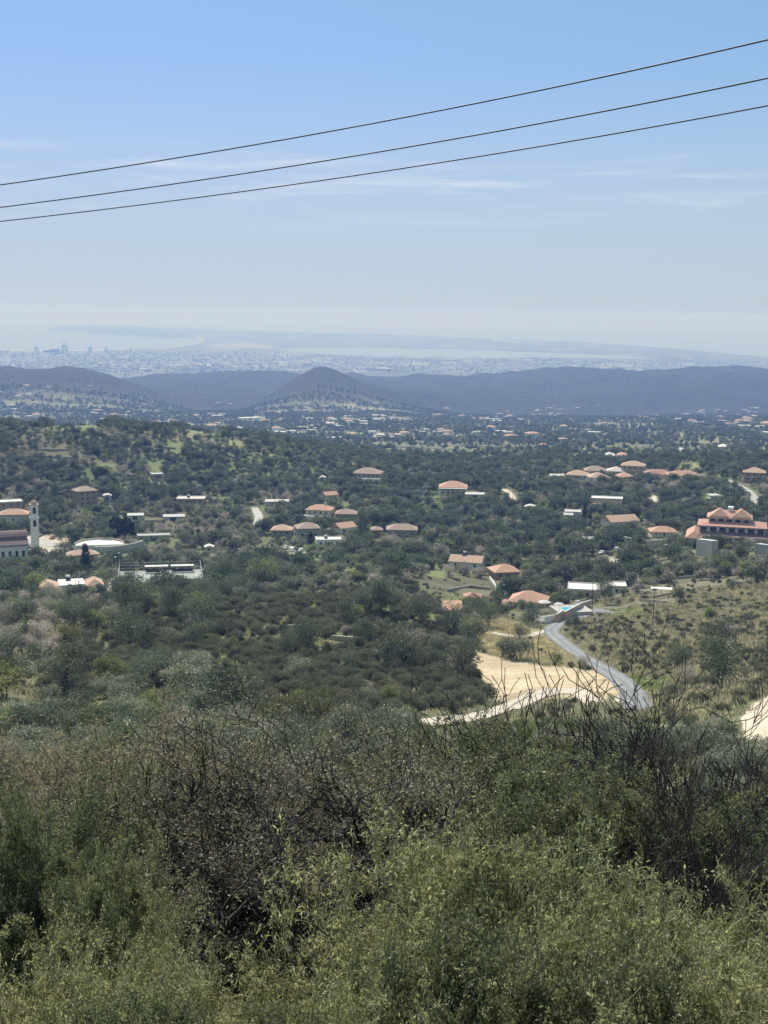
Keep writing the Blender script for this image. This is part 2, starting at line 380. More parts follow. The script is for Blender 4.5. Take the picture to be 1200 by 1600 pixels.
M['pool'] = mat('pool_water', (.04, .42, .55), rough=.1, spec=.6); M['court'] = mat('court_surface', (.32, .34, .31), noise=.08, scale=.3); M['line'] = mat('white_line', (.8, .8, .78), noise=.05)
M['cableblack'] = mat('cable_black', (.05, .07, .12), rough=.5); M['trunk'] = mat('dark_bark', (.05, .042, .036), noise=.5, scale=12, bump=.5); M['trunkg'] = mat('grey_bark', (.15, .13, .115), noise=.4, scale=12)
M['paleroof'] = mat('pale_shed_roof', (.6, .58, .55), noise=.08); M['carwhite'] = mat('white_car_paint', (.78, .78, .78), rough=.3, noise=.02); M['cardark'] = mat('dark_car_paint', (.03, .035, .045), rough=.25, noise=.02, spec=.5)
M['carred'] = mat('red_car_paint', (.35, .04, .03), rough=.3, noise=.02); M['carsilver'] = mat('silver_car_paint', (.45, .47, .49), rough=.3, noise=.02); M['crane'] = mat('crane_steel', (.06, .08, .13), rough=.6)
M['black'] = mat('tyre_rubber', (.02, .02, .02)); M['paving'] = mat('pale_paving', (.46, .43, .38), noise=.12, scale=.5)
# ================================================================= setting: ground, water, roads, haze
C_SOIL, C_STRAW, C_GREEN, C_PALE = (.15, .15, .09), (.27, .23, .14), (.17, .22, .08), (.56, .48, .37)
CLEAR = [(738, 1015), (760, 1022), (800, 1032), (850, 1040), (905, 1045), (940, 1052), (965, 1068), (975, 1085), (940, 1092), (880, 1090), (830, 1098), (780, 1098), (765, 1078), (748, 1055), (735, 1035)]
RDIRT = [(1205, 1085), (1175, 1100), (1158, 1125), (1160, 1150), (1180, 1175), (1210, 1190), (1300, 1190), (1300, 1080)]
STRAWB = [(725, 975), (780, 965), (840, 985), (870, 1010), (930, 1042), (840, 1036), (760, 1018), (735, 1005)]
RSCRUB = [(905, 975), (950, 940), (1040, 915), (1210, 900), (1300, 900), (1300, 1090), (1200, 1085), (1100, 1110), (1010, 1100), (985, 1075), (930, 1035), (890, 1000)]
GREENS = [[(975, 1060), (1020, 1055), (1060, 1062), (1040, 1085), (990, 1080)], [(940, 952), (1000, 950), (1010, 958), (960, 965)], [(375, 790), (402, 788), (400, 800), (378, 800)], [(228, 720), (252, 720), (255, 738), (235, 738)],
          [(152, 722), (182, 724), (180, 738), (158, 736)], [(262, 690), (285, 688), (282, 708), (265, 708)], [(290, 665), (345, 668), (340, 680), (300, 678)], [(80, 663), (160, 664), (150, 671), (85, 670)],
          [(560, 688), (620, 690), (615, 697), (565, 696)], [(780, 698), (810, 699), (805, 704), (775, 703)], [(1060, 722), (1100, 722), (1095, 730), (1062, 729)], [(330, 775), (365, 776), (362, 790), (335, 788)],
          [(715, 820), (760, 820), (750, 830), (712, 830)], [(540, 885), (570, 888), (560, 905), (535, 900)], [(670, 890), (700, 890), (695, 905), (668, 902)], [(145, 942), (188, 944), (180, 955), (148, 955)],
          [(1000, 880), (1060, 880), (1050, 895), (1000, 893)], [(800, 850), (830, 850), (830, 865), (805, 862)], [(280, 1022), (350, 1025), (380, 1050), (330, 1045), (285, 1035)]]
PALES = [[(95, 1040), (118, 1035), (125, 1050), (105, 1062), (95, 1055)], [(395, 1122), (440, 1124), (520, 1126), (510, 1132), (430, 1131), (398, 1129)], [(340, 1040), (352, 1043), (350, 1062), (338, 1055)], [(690, 940), (720, 940), (725, 975), (690, 960)],
         [(40, 835), (105, 838), (105, 862), (42, 868)], [(955, 870), (975, 872), (970, 885), (945, 880)], [(1015, 775), (1045, 772), (1040, 782), (1012, 784)], [(390, 640), (420, 641), (415, 647), (385, 645)],
         [(405, 862), (480, 862), (480, 870), (405, 868)], [(175, 905), (182, 935), (165, 925)]]
SALT = [(318, 541), (345, 537), (385, 535), (430, 540), (440, 544), (400, 545), (345, 545)]
BEACHP = [(0, 545), (150, 545), (265, 541), (302, 536), (313, 531), (305, 526), (314, 526), (322, 531), (308, 538), (268, 544), (150, 548.5), (0, 549)]
def resample(pts, stepm):
    out = []
    P = [np.array(p) for p in pts]; P = [2 * P[0] - P[1]] + P + [2 * P[-1] - P[-2]]
    for i in range(1, len(P) - 2):
        k_ = max(2, int(np.linalg.norm((P[i + 1] - P[i])[:2]) / stepm))
        for j in range(k_):
            t = j / k_; a, b, c, d = P[i - 1:i + 3]
            out.append(.5 * ((2 * b) + (c - a) * t + (2 * a - 5 * b + 4 * c - d) * t * t + (3 * b - a - 3 * c + d) * t ** 3))
    out.append(P[-2]); return np.array(out)
RD = dict(main=[(1000, 1100), (985, 1082), (970, 1064), (945, 1047), (915, 1030), (890, 1013), (868, 996), (863, 983), (880, 973), (905, 964), (930, 957), (957, 957)],
          dirt=[(985, 1088), (950, 1096), (900, 1093), (840, 1098), (790, 1107), (750, 1117), (700, 1123), (640, 1126)], side=[(862, 985), (840, 990), (822, 994), (795, 994), (770, 990)],
          hill=[(1070, 741), (1110, 744), (1138, 752), (1165, 765), (1176, 776), (1184, 790)])
RG = {k_: resample([ground(*q) for q in v_], 1.2) for k_, v_ in RD.items()}
for k_, wd_ in (('main', 2.6), ('dirt', 2.2), ('hill', 3.5), ('side', 1.6)):      # grade the ground under each road
    p_ = RG[k_]; zs_ = p_[:, 2].copy(); w_ = 12
    zs_ = np.convolve(np.pad(zs_, w_, 'edge'), np.ones(2 * w_ + 1) / (2 * w_ + 1), 'valid'); p_[:, 2] = zs_
    sel = np.argwhere((GX > p_[:, 0].min() - 9) & (GX < p_[:, 0].max() + 9) & (GY > p_[:, 1].min() - 9) & (GY < p_[:, 1].max() + 9))
    for a_ in range(0, len(sel), 3000):
        q_ = sel[a_:a_ + 3000]; dx = GX[q_[:, 0], q_[:, 1]][:, None] - p_[None, :, 0]; dy = GY[q_[:, 0], q_[:, 1]][:, None] - p_[None, :, 1]; dd2 = dx * dx + dy * dy; j_ = dd2.argmin(1); ds_ = np.sqrt(dd2.min(1))
        w2 = 1 - step(wd_ + 1.0, wd_ + 6.5, ds_); Z[q_[:, 0], q_[:, 1]] = Z[q_[:, 0], q_[:, 1]] * (1 - w2) + zs_[j_] * w2
def fade(px, py, poly, j):
    return inpoly(px + fbm(GX / 6, GY / 6) * j, py + fbm(GX / 6 + 31, GY / 6) * j * .5, poly)
PX, PY = project(GX, GY, Z)
front = np.cos(AZ)[None] > .3
C = np.zeros(Z.shape + (3,)) + np.array(C_SOIL)
n1 = fbm(GX / 30, GY / 30, 5)[..., None]; n2 = fbm(GX / 70 + 9, GY / 70, 4)[..., None]
C = C * (1 + .6 * n1)
g = step(.0, .25, n2[..., 0] + .5 * n1[..., 0])[..., None] * .85
C = C * (1 - g) + np.array(C_GREEN) * .8 * g * (1 + .5 * n1)
def paint(mask, c, a=1.0):
    mk_ = (mask & front)[..., None] * a
    C[:] = C * (1 - mk_) + np.array(c) * (1 + .35 * n1) * mk_
mid = (GD > 100) & (GD < 1150)
paint(mid & fade(PX, PY, RSCRUB, 10), (.19, .165, .115), .75)
paint(mid & fade(PX, PY, STRAWB, 8), (.3, .255, .13))
for p in GREENS: paint(mid & fade(PX, PY, p, 20), (.2, .24, .09), .65)
for p in PALES: paint((GD > 60) & (GD < 5000) & fade(PX, PY, p, 6), (.5, .44, .35))
paint(mid & fade(PX, PY, CLEAR, 7), (.52, .42, .28))
paint((GD > 50) & (GD < 400) & fade(PX, PY, RDIRT, 8), C_PALE)
# terraced fields on the slope beyond the village: level strips of pale grass between dark orchard rows
ter = (GD > 950) & (GD < 3700)
tn = fbm(GX / 260, GY / 90 + 4, 4)
strip = np.sin(GD / 24 + 7 * fbm(GX / 300, GY / 300) + GX / 90) > .55
paint(ter & strip & (tn > -.05), (.25, .25, .12), .8)
f2 = fbm(GX / 160 + 40, GY / 120, 4)
paint((GD > 1700) & (GD < 3800) & (f2 > .12), (.3, .28, .2), .6)
hill = step(3600, 4000, GD) * (1 - step(7000, 7800, GD))
hc = np.array((.042, .044, .03)) * (1 + .6 * fbm(GX / 180, GY / 260, 5)[..., None])
C = C * (1 - hill[..., None]) + hc * hill[..., None]
paint((GD > 3700) & (GD < 6500) & (fbm(GX / 90, GY / 200, 4) > .3), (.1, .1, .07), .5)
pl = step(7000, 7800, GD)[..., None]
pc = np.array((.15, .16, .12)) * (1 + 1.3 * fbm(GX / 330, GY / 900, 5)[..., None])
C = C * (1 - pl) + pc * pl
paint((GD > 8000) & (fbm(GX / 260 + 5, GY / 1100, 4) > .22), (.34, .33, .29), .8)
PXs, PYs = project(GX, GY, -curv(GD))
paint((GD > 11500) & inpoly(PXs, PYs + jy, SALT), (.27, .27, .25))
paint((GD > 11500) & inpoly(PXs, PYs, BEACHP), (.36, .35, .32))
paint((GD > 14000) & (fbm(GX / 500, GY / 2600, 4) > .24) & (PXs > 560), (.5, .48, .44), .6)
paint(GD > 24000, (.1, .115, .08), .8)
C = np.clip(C, .01, .85)
m, n, l = new_mat('earth_and_grass')
p = N(n, 'ShaderNodeBsdfPrincipled', i_Roughness=.95); p.inputs['Specular IOR Level'].default_value = .1
a_ = N(n, 'ShaderNodeAttribute', attribute_name='col'); t_ = N(n, 'ShaderNodeTexCoord')
q1 = N(n, 'ShaderNodeTexNoise', i_Scale=.9, i_Detail=9.0, i_Roughness=.75); q2 = N(n, 'ShaderNodeTexNoise', i_Scale=.035, i_Detail=9.0, i_Roughness=.72)
l.new(t_.outputs['Object'], q1.inputs['Vector']); l.new(t_.outputs['Object'], q2.inputs['Vector'])
ad = N(n, 'ShaderNodeMath', operation='ADD'); l.new(q1.outputs[0], ad.inputs[0]); l.new(q2.outputs[0], ad.inputs[1])
mr = N(n, 'ShaderNodeMapRange'); mr.inputs[1].default_value = .7; mr.inputs[2].default_value = 1.3; mr.inputs[3].default_value = .45; mr.inputs[4].default_value = 1.55
l.new(ad.outputs[0], mr.inputs[0])
v = N(n, 'ShaderNodeMix', data_type='RGBA', blend_type='MULTIPLY'); v.inputs[0].default_value = 1; l.new(a_.outputs['Color'], v.inputs[6]); l.new(mr.outputs[0], v.inputs[7])
l.new(v.outputs[2], p.inputs['Base Color'])
b = N(n, 'ShaderNodeBump', i_Strength=.9, i_Distance=.25); l.new(q1.outputs[0], b.inputs['Height']); l.new(b.outputs[0], p.inputs['Normal'])
o = N(n, 'ShaderNodeOutputMaterial'); l.new(p.outputs[0], o.inputs[0])
M['earth'] = m
nd, na = Z.shape
V = np.stack([GX, GY, Z], -1).reshape(-1, 3)
ii, jj = np.meshgrid(np.arange(nd - 1), np.arange(na - 1), indexing='ij')
F = np.stack([ii * na + jj, ii * na + jj + 1, (ii + 1) * na + jj + 1, (ii + 1) * na + jj], -1).reshape(-1, 4)[:, ::-1]
seam = np.arange(nd - 1)
F = np.concatenate([F, np.stack([seam * na + na - 1, seam * na, (seam + 1) * na, (seam + 1) * na + na - 1], -1)[:, ::-1]])
Vc = np.concatenate([V, [[0, 0, float(Z[0].mean())]]]); cap3 = np.stack([np.full(na, len(V)), (np.arange(na) + 1) % na, np.arange(na)], -1)
colr = np.concatenate([np.concatenate([C.reshape(-1, 3), np.ones((nd * na, 1))], 1), [[.13, .11, .07, 1]]])
gm = np_mesh('ground', Vc, F, cap3, [M['earth']], smooth=True, attrs={'col': ('FLOAT_COLOR', 'POINT', colr)})
tag(link('ground', gm), kind='structure')
# the sea and the salt lake: one curved sheet of water that the land rises out of
m, n, l = new_mat('sea_water')
p = N(n, 'ShaderNodeBsdfPrincipled', i_Roughness=.09); p.inputs['Base Color'].default_value = (.05, .09, .11, 1); p.inputs['IOR'].default_value = 1.33
t_ = N(n, 'ShaderNodeTexCoord'); q = N(n, 'ShaderNodeTexNoise', i_Scale=.02, i_Detail=6.0); l.new(t_.outputs['Object'], q.inputs['Vector'])
b = N(n, 'ShaderNodeBump', i_Strength=.02, i_Distance=3.0); l.new(q.outputs[0], b.inputs['Height']); l.new(b.outputs[0], p.inputs['Normal'])
o = N(n, 'ShaderNodeOutputMaterial'); l.new(p.outputs[0], o.inputs[0]); M['sea'] = m
sd = np.exp(np.linspace(math.log(10000), math.log(70000), 160)); sa = np.radians(np.linspace(-70, 70, 141))
sx = sd[:, None] * np.sin(sa); sy = sd[:, None] * np.cos(sa); sz = -curv(sd)[:, None] + 0 * sx
ii, jj = np.meshgrid(np.arange(159), np.arange(140), indexing='ij')
SF = np.stack([ii * 141 + jj, ii * 141 + jj + 1, (ii + 1) * 141 + jj + 1, (ii + 1) * 141 + jj], -1).reshape(-1, 4)[:, ::-1]
tag(link('sea_water', np_mesh('sea_water', np.stack([sx, sy, sz], -1).reshape(-1, 3), SF, None, [m], smooth=True)), kind='structure')

# roads and tracks laid on the ground
ROADPTS = []
def ribbon(name, pix, width, material, off=.14, parts=8):
    pts = RG[pix] if isinstance(pix, str) else resample([ground(*q) for q in pix], 1.2)
    T = np.gradient(pts[:, :2], axis=0); T /= np.linalg.norm(T, axis=1)[:, None] + 1e-9
    Nn = np.stack([-T[:, 1], T[:, 0]], 1)
    for q in pts[::3]: ROADPTS.append((q[0], q[1], width / 2 + .7))
    s_ = np.linspace(-.5, .5, parts + 1) * width
    wv_ = 1 + .12 * fbm(np.arange(len(pts)) / 6., np.zeros(len(pts)))
    X = pts[:, None, 0] + Nn[:, None, 0] * s_ * wv_[:, None]; Y = pts[:, None, 1] + Nn[:, None, 1] * s_ * wv_[:, None]
    Zr = hz(X, Y) + off
    nn = len(pts); w_ = parts + 1
    ii, jj = np.meshgrid(np.arange(nn - 1), np.arange(parts), indexing='ij')
    F_ = np.stack([ii * w_ + jj, (ii + 1) * w_ + jj, (ii + 1) * w_ + jj + 1, ii * w_ + jj + 1], -1).reshape(-1, 4)
    tr = np.abs(np.abs(np.linspace(-1, 1, w_)) - .45)[None] + 0 * X
    me = np_mesh(name, np.stack([X, Y, Zr], -1).reshape(-1, 3), F_, None, [material], attrs={'v': ('FLOAT', 'POINT', (1 - np.clip(tr * 3, 0, 1)).ravel())})
    nz_ = sum(f.normal.z for f in me.polygons[:5] if True) if len(me.polygons) else 1
    if nz_ < 0: me.flip_normals()
    return tag(link(name, me), kind='structure'), pts
def road_mat(name, c, c2):
    m, n, l = new_mat(name); p = N(n, 'ShaderNodeBsdfPrincipled', i_Roughness=.8)
    a_ = N(n, 'ShaderNodeAttribute', attribute_name='v'); t_ = N(n, 'ShaderNodeTexCoord'); q = N(n, 'ShaderNodeTexNoise', i_Scale=.6, i_Detail=8.0, i_Roughness=.7); l.new(t_.outputs['Object'], q.inputs['Vector'])
    u_ = N(n, 'ShaderNodeMath', operation='MULTIPLY'); l.new(a_.outputs['Fac'], u_.inputs[0]); l.new(q.outputs[0], u_.inputs[1])
    w_ = N(n, 'ShaderNodeMath', operation='MULTIPLY_ADD'); l.new(u_.outputs[0], w_.inputs[0]); w_.inputs[1].default_value = 1.3; w_.inputs[2].default_value = 0
    x = N(n, 'ShaderNodeMix', data_type='RGBA'); x.inputs[6].default_value = (*c, 1); x.inputs[7].default_value = (*c2, 1); l.new(w_.outputs[0], x.inputs[0])
    mr = N(n, 'ShaderNodeMapRange'); mr.inputs[1].default_value = .3; mr.inputs[2].default_value = .7; mr.inputs[3].default_value = .8; mr.inputs[4].default_value = 1.2; l.new(q.outputs[0], mr.inputs[0])
    y = N(n, 'ShaderNodeMix', data_type='RGBA', blend_type='MULTIPLY'); y.inputs[0].default_value = 1; l.new(x.outputs[2], y.inputs[6]); l.new(mr.outputs[0], y.inputs[7])
    l.new(y.outputs[2], p.inputs['Base Color']); o = N(n, 'ShaderNodeOutputMaterial'); l.new(p.outputs[0], o.inputs[0]); return m
M['asphalt'] = road_mat('worn_asphalt', (.15, .16, .165), (.3, .3, .3)); M['track'] = road_mat('pale_dirt_track', (.46, .4, .31), (.6, .53, .43)); M['lane'] = road_mat('concrete_lane', (.34, .33, .3), (.42, .41, .38))
_, MAINROAD = ribbon('road', 'main', 4.6, M['asphalt'])
ribbon('dirt_track', 'dirt', 3.6, M['track'], .1)
ribbon('side_path', 'side', 2.4, M['track'], .1)
ribbon('hill_road', 'hill', 5.5, M['lane'])
ribbon('village_lane', [(396, 792), (404, 806), (402, 822)], 5, M['lane'])
ribbon('orchard_lane', [(786, 765), (798, 773), (806, 786)], 4, M['track'])
ribbon('church_road', [(40, 845), (75, 850), (110, 856)], 9, M['lane'])

# the air: one even volume round everything
HZ = dict(x=70000, y0=-3000, y1=72000, z0=-355, z1=CAMZ + 40)
h = MB(); h.box(-HZ['x'], HZ['x'], HZ['y0'], HZ['y1'], HZ['z0'], HZ['z1'])
m, n, l = new_mat('haze')
pv = N(n, 'ShaderNodeVolumePrincipled'); pv.inputs['Color'].default_value = (.25, .43, 1, 1); pv.inputs['Absorption Color'].default_value = (.88, .84, .9, 1); pv.inputs['Density'].default_value = 1.38e-4; pv.inputs['Anisotropy'].default_value = .1
o = N(n, 'ShaderNodeOutputMaterial'); l.new(pv.outputs[0], o.inputs['Volume'])
tag(h.build('haze', m), kind='stuff')
# ================================================================= buildings and things of the village
FOOT = []      # (x, y, radius, protects sight)
LAND = []      # landmarks for describing plants: (px, py, phrase)
def place(px, py, yaw=0.0, z_up=0.0):
    g_ = ground(px, py); g_[2] += z_up
    return g_, math.atan2(-g_[0], g_[1]) + math.radians(yaw)       # facing the viewer, then turned
def dup_tree(o, parent=None, name=None):
    c = o.copy(); COL.objects.link(c); c.parent = parent
    for ch in KIDS.get(o, []): dup_tree(ch, c)
    return c
def windows(root, x0, x1, y, zs, n, m=None, w=1.1, h=1.3, name='window'):
    for z in zs:
        for i in range(n):
            cx = x0 + (x1 - x0) * (i + .5) / n
            b = MB(); b.box(cx - w / 2, cx + w / 2, y - .05, y + .1, z, z + h); o = b.build(name, m or M['glass'], root)
            if w > 1.0:
                f_ = MB(); f_.box(cx - w / 2 - .1, cx + w / 2 + .1, y - .12, y + .05, z - .12, z - .003); f_.build('sill', M['white'], o)
def solar(root_or_none, x, y, z):
    b = MB()
    b.poly([(x - .9, y - .9, z + .1), (x + .9, y - .9, z + .1), (x + .9, y + .6, z + 1.1), (x - .9, y + .6, z + 1.1)])
    b.poly([(x - .9, y + .62, z + 1.06), (x + .9, y + .62, z + 1.06), (x + .9, y - .88, z + .06), (x - .9, y - .88, z + .06)])
    b.tube((x - .8, y + .6, z - .2), (x - .8, y + .6, z + 1.1), .05, .05); b.tube((x + .8, y + .6, z - .2), (x + .8, y + .6, z + 1.1), .05, .05)
    p_ = b.build('solar_panel', M['panel'], root_or_none)
    t_ = MB(); t_.tube((x - .8, y + .95, z + 1.5), (x + .8, y + .95, z + 1.5), .38, .38, 10); t_.tube((x - .6, y + .95, z - .2), (x - .6, y + .95, z + 1.3), .05, .05, 5); t_.tube((x + .6, y + .95, z - .2), (x + .6, y + .95, z + 1.3), .05, .05, 5)
    t_.build('water_tank', M['tank'], root_or_none); return p_
def house(label, px, py, wpx, dm=10, storeys=1, roof='hip', wall='cream', rm='tile', yaw=12, win=3, group='houses of the village', name='house', chimney=False, tank=False, rh=None, deck=False, wing=None, h=None, cat='house', arches=False, dormer=False):
    g_, rz = place(px, py, yaw)
    d = math.hypot(g_[0], g_[1]); W = wpx * d / FPX / 1.03
    H = h or (3.1 * storeys)
    root = tag(empty(name, g_, rz), label, cat, group)
    b = MB(); b.box(-W / 2, W / 2, -dm / 2, dm / 2, -4, H); b.build('wall', M[wall], root)
    if wing:
        wx, wd, wh = wing
        c = MB(); c.box(wx - 3.4, wx + 3.4, -dm / 2 - wd, -dm / 2 + .01, -4, wh); c.build('wing_wall', M[wall], root)
        r = MB(); r.hip(wx - 3.9, wx + 3.9, -dm / 2 - wd - .5, -dm / 2 + 2.5, wh, 1.5); r.build('wing_roof', M[rm], root)
        windows(root, wx - 3, wx + 3, -dm / 2 - wd, [1.1], 2)
    r = MB(); ov = .55
    if roof == 'flat':
        r.box(-W / 2 - .25, W / 2 + .25, -dm / 2 - .25, dm / 2 + .25, H + .003, H + .2)
        for a in ((-W / 2 - .25, W / 2 + .25, -dm / 2 - .27, -dm / 2), (-W / 2 - .25, W / 2 + .25, dm / 2, dm / 2 + .27), (-W / 2 - .27, -W / 2, -dm / 2, dm / 2), (W / 2, W / 2 + .27, -dm / 2, dm / 2)): r.box(*a, H + .203, H + .6)
    elif roof == 'shed':
        z0, z1 = H, H + (rh or 1.6); y0, y1 = -dm / 2 - ov, dm / 2 + ov; x = W / 2 + ov
        n_ = len(r.v); r.v += [(-x, y0, z0), (x, y0, z0), (x, y1, z1), (-x, y1, z1), (-x, y0, z0 + .2), (x, y0, z0 + .2), (x, y1, z1 + .2), (-x, y1, z1 + .2)]
        r.f += [[n_ + a for a in q] for q in ((3, 2, 1, 0), (4, 5, 6, 7), (0, 1, 5, 4), (1, 2, 6, 5), (2, 3, 7, 6), (3, 0, 4, 7))]
        g2 = MB(); g2.box(-W / 2, W / 2, dm / 2 - .3, dm / 2 - .01, H, H + (rh or 1.6)); g2.build('gable_wall', M[wall], root)
    else:
        r.hip(-W / 2 - ov, W / 2 + ov, -dm / 2 - ov, dm / 2 + ov, H + .003, rh or min(W, dm) * .24, gable=(roof == 'gable'))
    ro = r.build('roof', M[rm], root)
    top = H + (rh or (min(W, dm) * .24 if roof != 'flat' else .2))
    if chimney:
        c = MB(); c.box(W * .18, W * .18 + .8, .5, 1.3, H + .4, top + 1.0); c.box(W * .18 - .1, W * .18 + .9, .4, 1.4, top + 1.003, top + 1.2); c.build('chimney', M['white'], ro)
    if tank: solar(ro, -W * .1, 0 if roof == 'flat' else 0, (H + .2) if roof == 'flat' else top - .1)
    nw = min(win, 8)
    zs = [1.0 + 3.1 * i for i in range(storeys)]
    windows(root, -W / 2 + .6, W / 2 - .6, -dm / 2, zs, nw)
    dr = MB(); dr.box(-.5, .5, -dm / 2 - .07, -dm / 2 + .1, .02, 2.1)
    if nw % 2 == 0: dr.build('door', M['wood'], root)
    if arches:
        v_ = MB(); v_.box(-W / 2, W / 2, -dm / 2 - 2.6, -dm / 2 - .01, H - .35, H - .12)
        for i in range(6):
            x = -W / 2 + .3 + (W - .6) * i / 5; v_.box(x - .18, x + .18, -dm / 2 - 2.5, -dm / 2 - 2.15, -3, H - .352)
        v_.build('veranda', M['white'], root)
    if deck:
        v_ = MB(); v_.box(-W / 2 - 1, W / 2 + 1, -dm / 2 - 4.5, -dm / 2 - .12, -4, storeys * 3.1 - 2.9 if storeys > 1 else -.3); v_.build('terrace', M['flat'], root)
    FOOT.append((g_[0], g_[1], max(W, dm) / 2 + 2.0, 1)); LAND.append((px, py, None))
    return root
G = 'houses of the village'
# --- left side
house('long house with two tan hip roofs and white roof terrace left of the tennis court', 110, 927, 84, 10, 1, 'hip', 'tan', 'tile2', 4, 4, G, tank=False, rh=.9)
r_ = COL.objects['house']
def on(root, nm, bmaker, m): b = MB(); bmaker(b); return b.build(nm, M[m], root)
on(r_, 'left_gable_roof', lambda b: b.hip(-11.6, -4.4, -7.2, 4, 3.6, 2.0), 'tile2'); on(r_, 'right_gable_roof', lambda b: b.hip(5.2, 11.8, -7.0, 4, 3.6, 2.0), 'tile2')
on(r_, 'wing_wall', lambda b: (b.box(-11, -5, -6.6, 3.4, -4, 3.59)), 'tan'); on(r_, 'wing_wall', lambda b: b.box(5.8, 11.2, -6.4, 3.4, -4, 3.59), 'tan')
on(r_, 'roof_terrace', lambda b: b.box(-4.2, 5.0, -5.5, 5, 3.2, 4.3), 'flat'); solar(r_, -.5, 2, 4.4)
house('tan three storey tower house with brown hip roof among trees on the left', 133, 790, 32, 11, 3, 'hip', 'tan', 'brown', 20, 3, G, deck=False)
house('low house with pale pink flat roof and roof post below the left hill', 299, 786, 44, 12, 1, 'flat', 'tan', 'pinkroof', -5, 4, G, tank=True)
house('tiny cream house with flat white roof half way up the left hill', 245, 748, 18, 7, 1, 'flat', 'pink', 'flat', 10, 2, G)
house('flat roofed two storey block at the left edge of the photo, above the bell tower', 10, 800, 46, 10, 2, 'flat', 'tan', 'flat', 8, 4, G)
house('house with red tiled roof close behind the bell tower', 22, 815, 44, 11, 1, 'hip', 'cream', 'tile', -6, 3, G, h=4.5)
# sheds
def shed(label, px, py, wpx, dm=7, m='paleroof', yaw=0, h=2.6, g2='pale sheds between the trees'):
    g_, rz = place(px, py, yaw); d = math.hypot(g_[0], g_[1]); W = wpx * d / FPX
    root = tag(empty('shed', g_, rz), label, 'shed', g2)
    b = MB(); b.box(-W / 2, W / 2, -dm / 2, dm / 2, -3, h); b.build('wall', M['conc'], root)
    b = MB(); b.hip(-W / 2 - .3, W / 2 + .3, -dm / 2 - .3, dm / 2 + .3, h + .003, .9, gable=True); b.build('roof', M[m], root)
    b = MB(); b.box(-W * .2, W * .1, -dm / 2 - .06, -dm / 2 + .05, 0, 2.1); b.build('door', M['dark'], root)
    FOOT.append((g_[0], g_[1], W / 2 + 1.2, 1))
shed('long shed with bright white roof behind the row of cypresses', 212, 812, 24)
shed('small white roofed shed right of the cypress row, in front of the pink roofed house', 272, 814, 32)
shed('narrow white shed at the grass field near the village lane', 433, 790, 36, 8)
shed('pale shed right of the round hip roofed house', 742, 778, 30, 8)
shed('small white shed on the left of the bare orchard', 168, 782, 12, 6)
shed('pale shed under the big stone villa', 504, 752, 9, 6)
shed('small pale shed at the left edge of the hilltop row of villas', 870, 748, 22, 8)
shed('white shed in the middle right grove', 828, 798, 16, 7)
shed('low white shed beside the parked cars', 895, 806, 24, 6)
shed('white shed beyond the tennis court', 327, 862, 14, 5)
shed('pale roofed shed near the retaining wall', 918, 850, 16, 5)
shed('pale shed by the tall cypress pair', 888, 812, 14, 5)
# --- centre of the village
house('two storey villa with orange hip roof and white balcony, tallest of the village centre', 500, 812, 40, 11, 2, 'hip', 'cream', 'tile', -14, 4, G, deck=True, chimney=True)
house('small house with bright orange roof above the village centre', 515, 780, 22, 8, 1, 'gable', 'white', 'tile', 25, 2, G)
house('long house with faded brown roof right of the tall orange roofed villa', 541, 810, 34, 10, 1, 'hip', 'tan', 'brown', -5, 3, G)
house('house with pale brown hip roof left of the dark cypress in the village centre', 480, 838, 36, 11, 1, 'hip', 'stone', 'brown', 10, 3, G, h=5)
house('low house with orange tiled roof at the left end of the village centre', 441, 836, 32, 10, 1, 'hip', 'tan', 'tile2', -8, 3, G)
house('house with sloping pink and white gable roof left of the tall pine', 537, 832, 32, 10, 1, 'gable', 'white', 'tile', 35, 2, G)
house('white flat roofed building with solar tanks in front of the village centre', 513, 852, 40, 9, 1, 'flat', 'white', 'flat', 4, 4, G, tank=True)
house('brown roofed house with stone terrace right of the tall pine', 628, 836, 48, 11, 1, 'hip', 'stone', 'brown', 0, 4, G, h=3.6)
house('small brown roofed annex hard by the tall pine', 588, 836, 18, 7, 1, 'hip', 'tan', 'brown', 8, 2, G)
house('large two storey stone villa with brown roof on the knoll in the middle distance', 575, 752, 44, 15, 2, 'hip', 'stone', 'brown', -10, 6, G, deck=True)
rr = house('cream villa with broad round hip roof and white columns in the middle distance', 708, 772, 44, 15, 1, 'hip', 'cream', 'tile', 0, 5, G, arches=True, h=5.2)
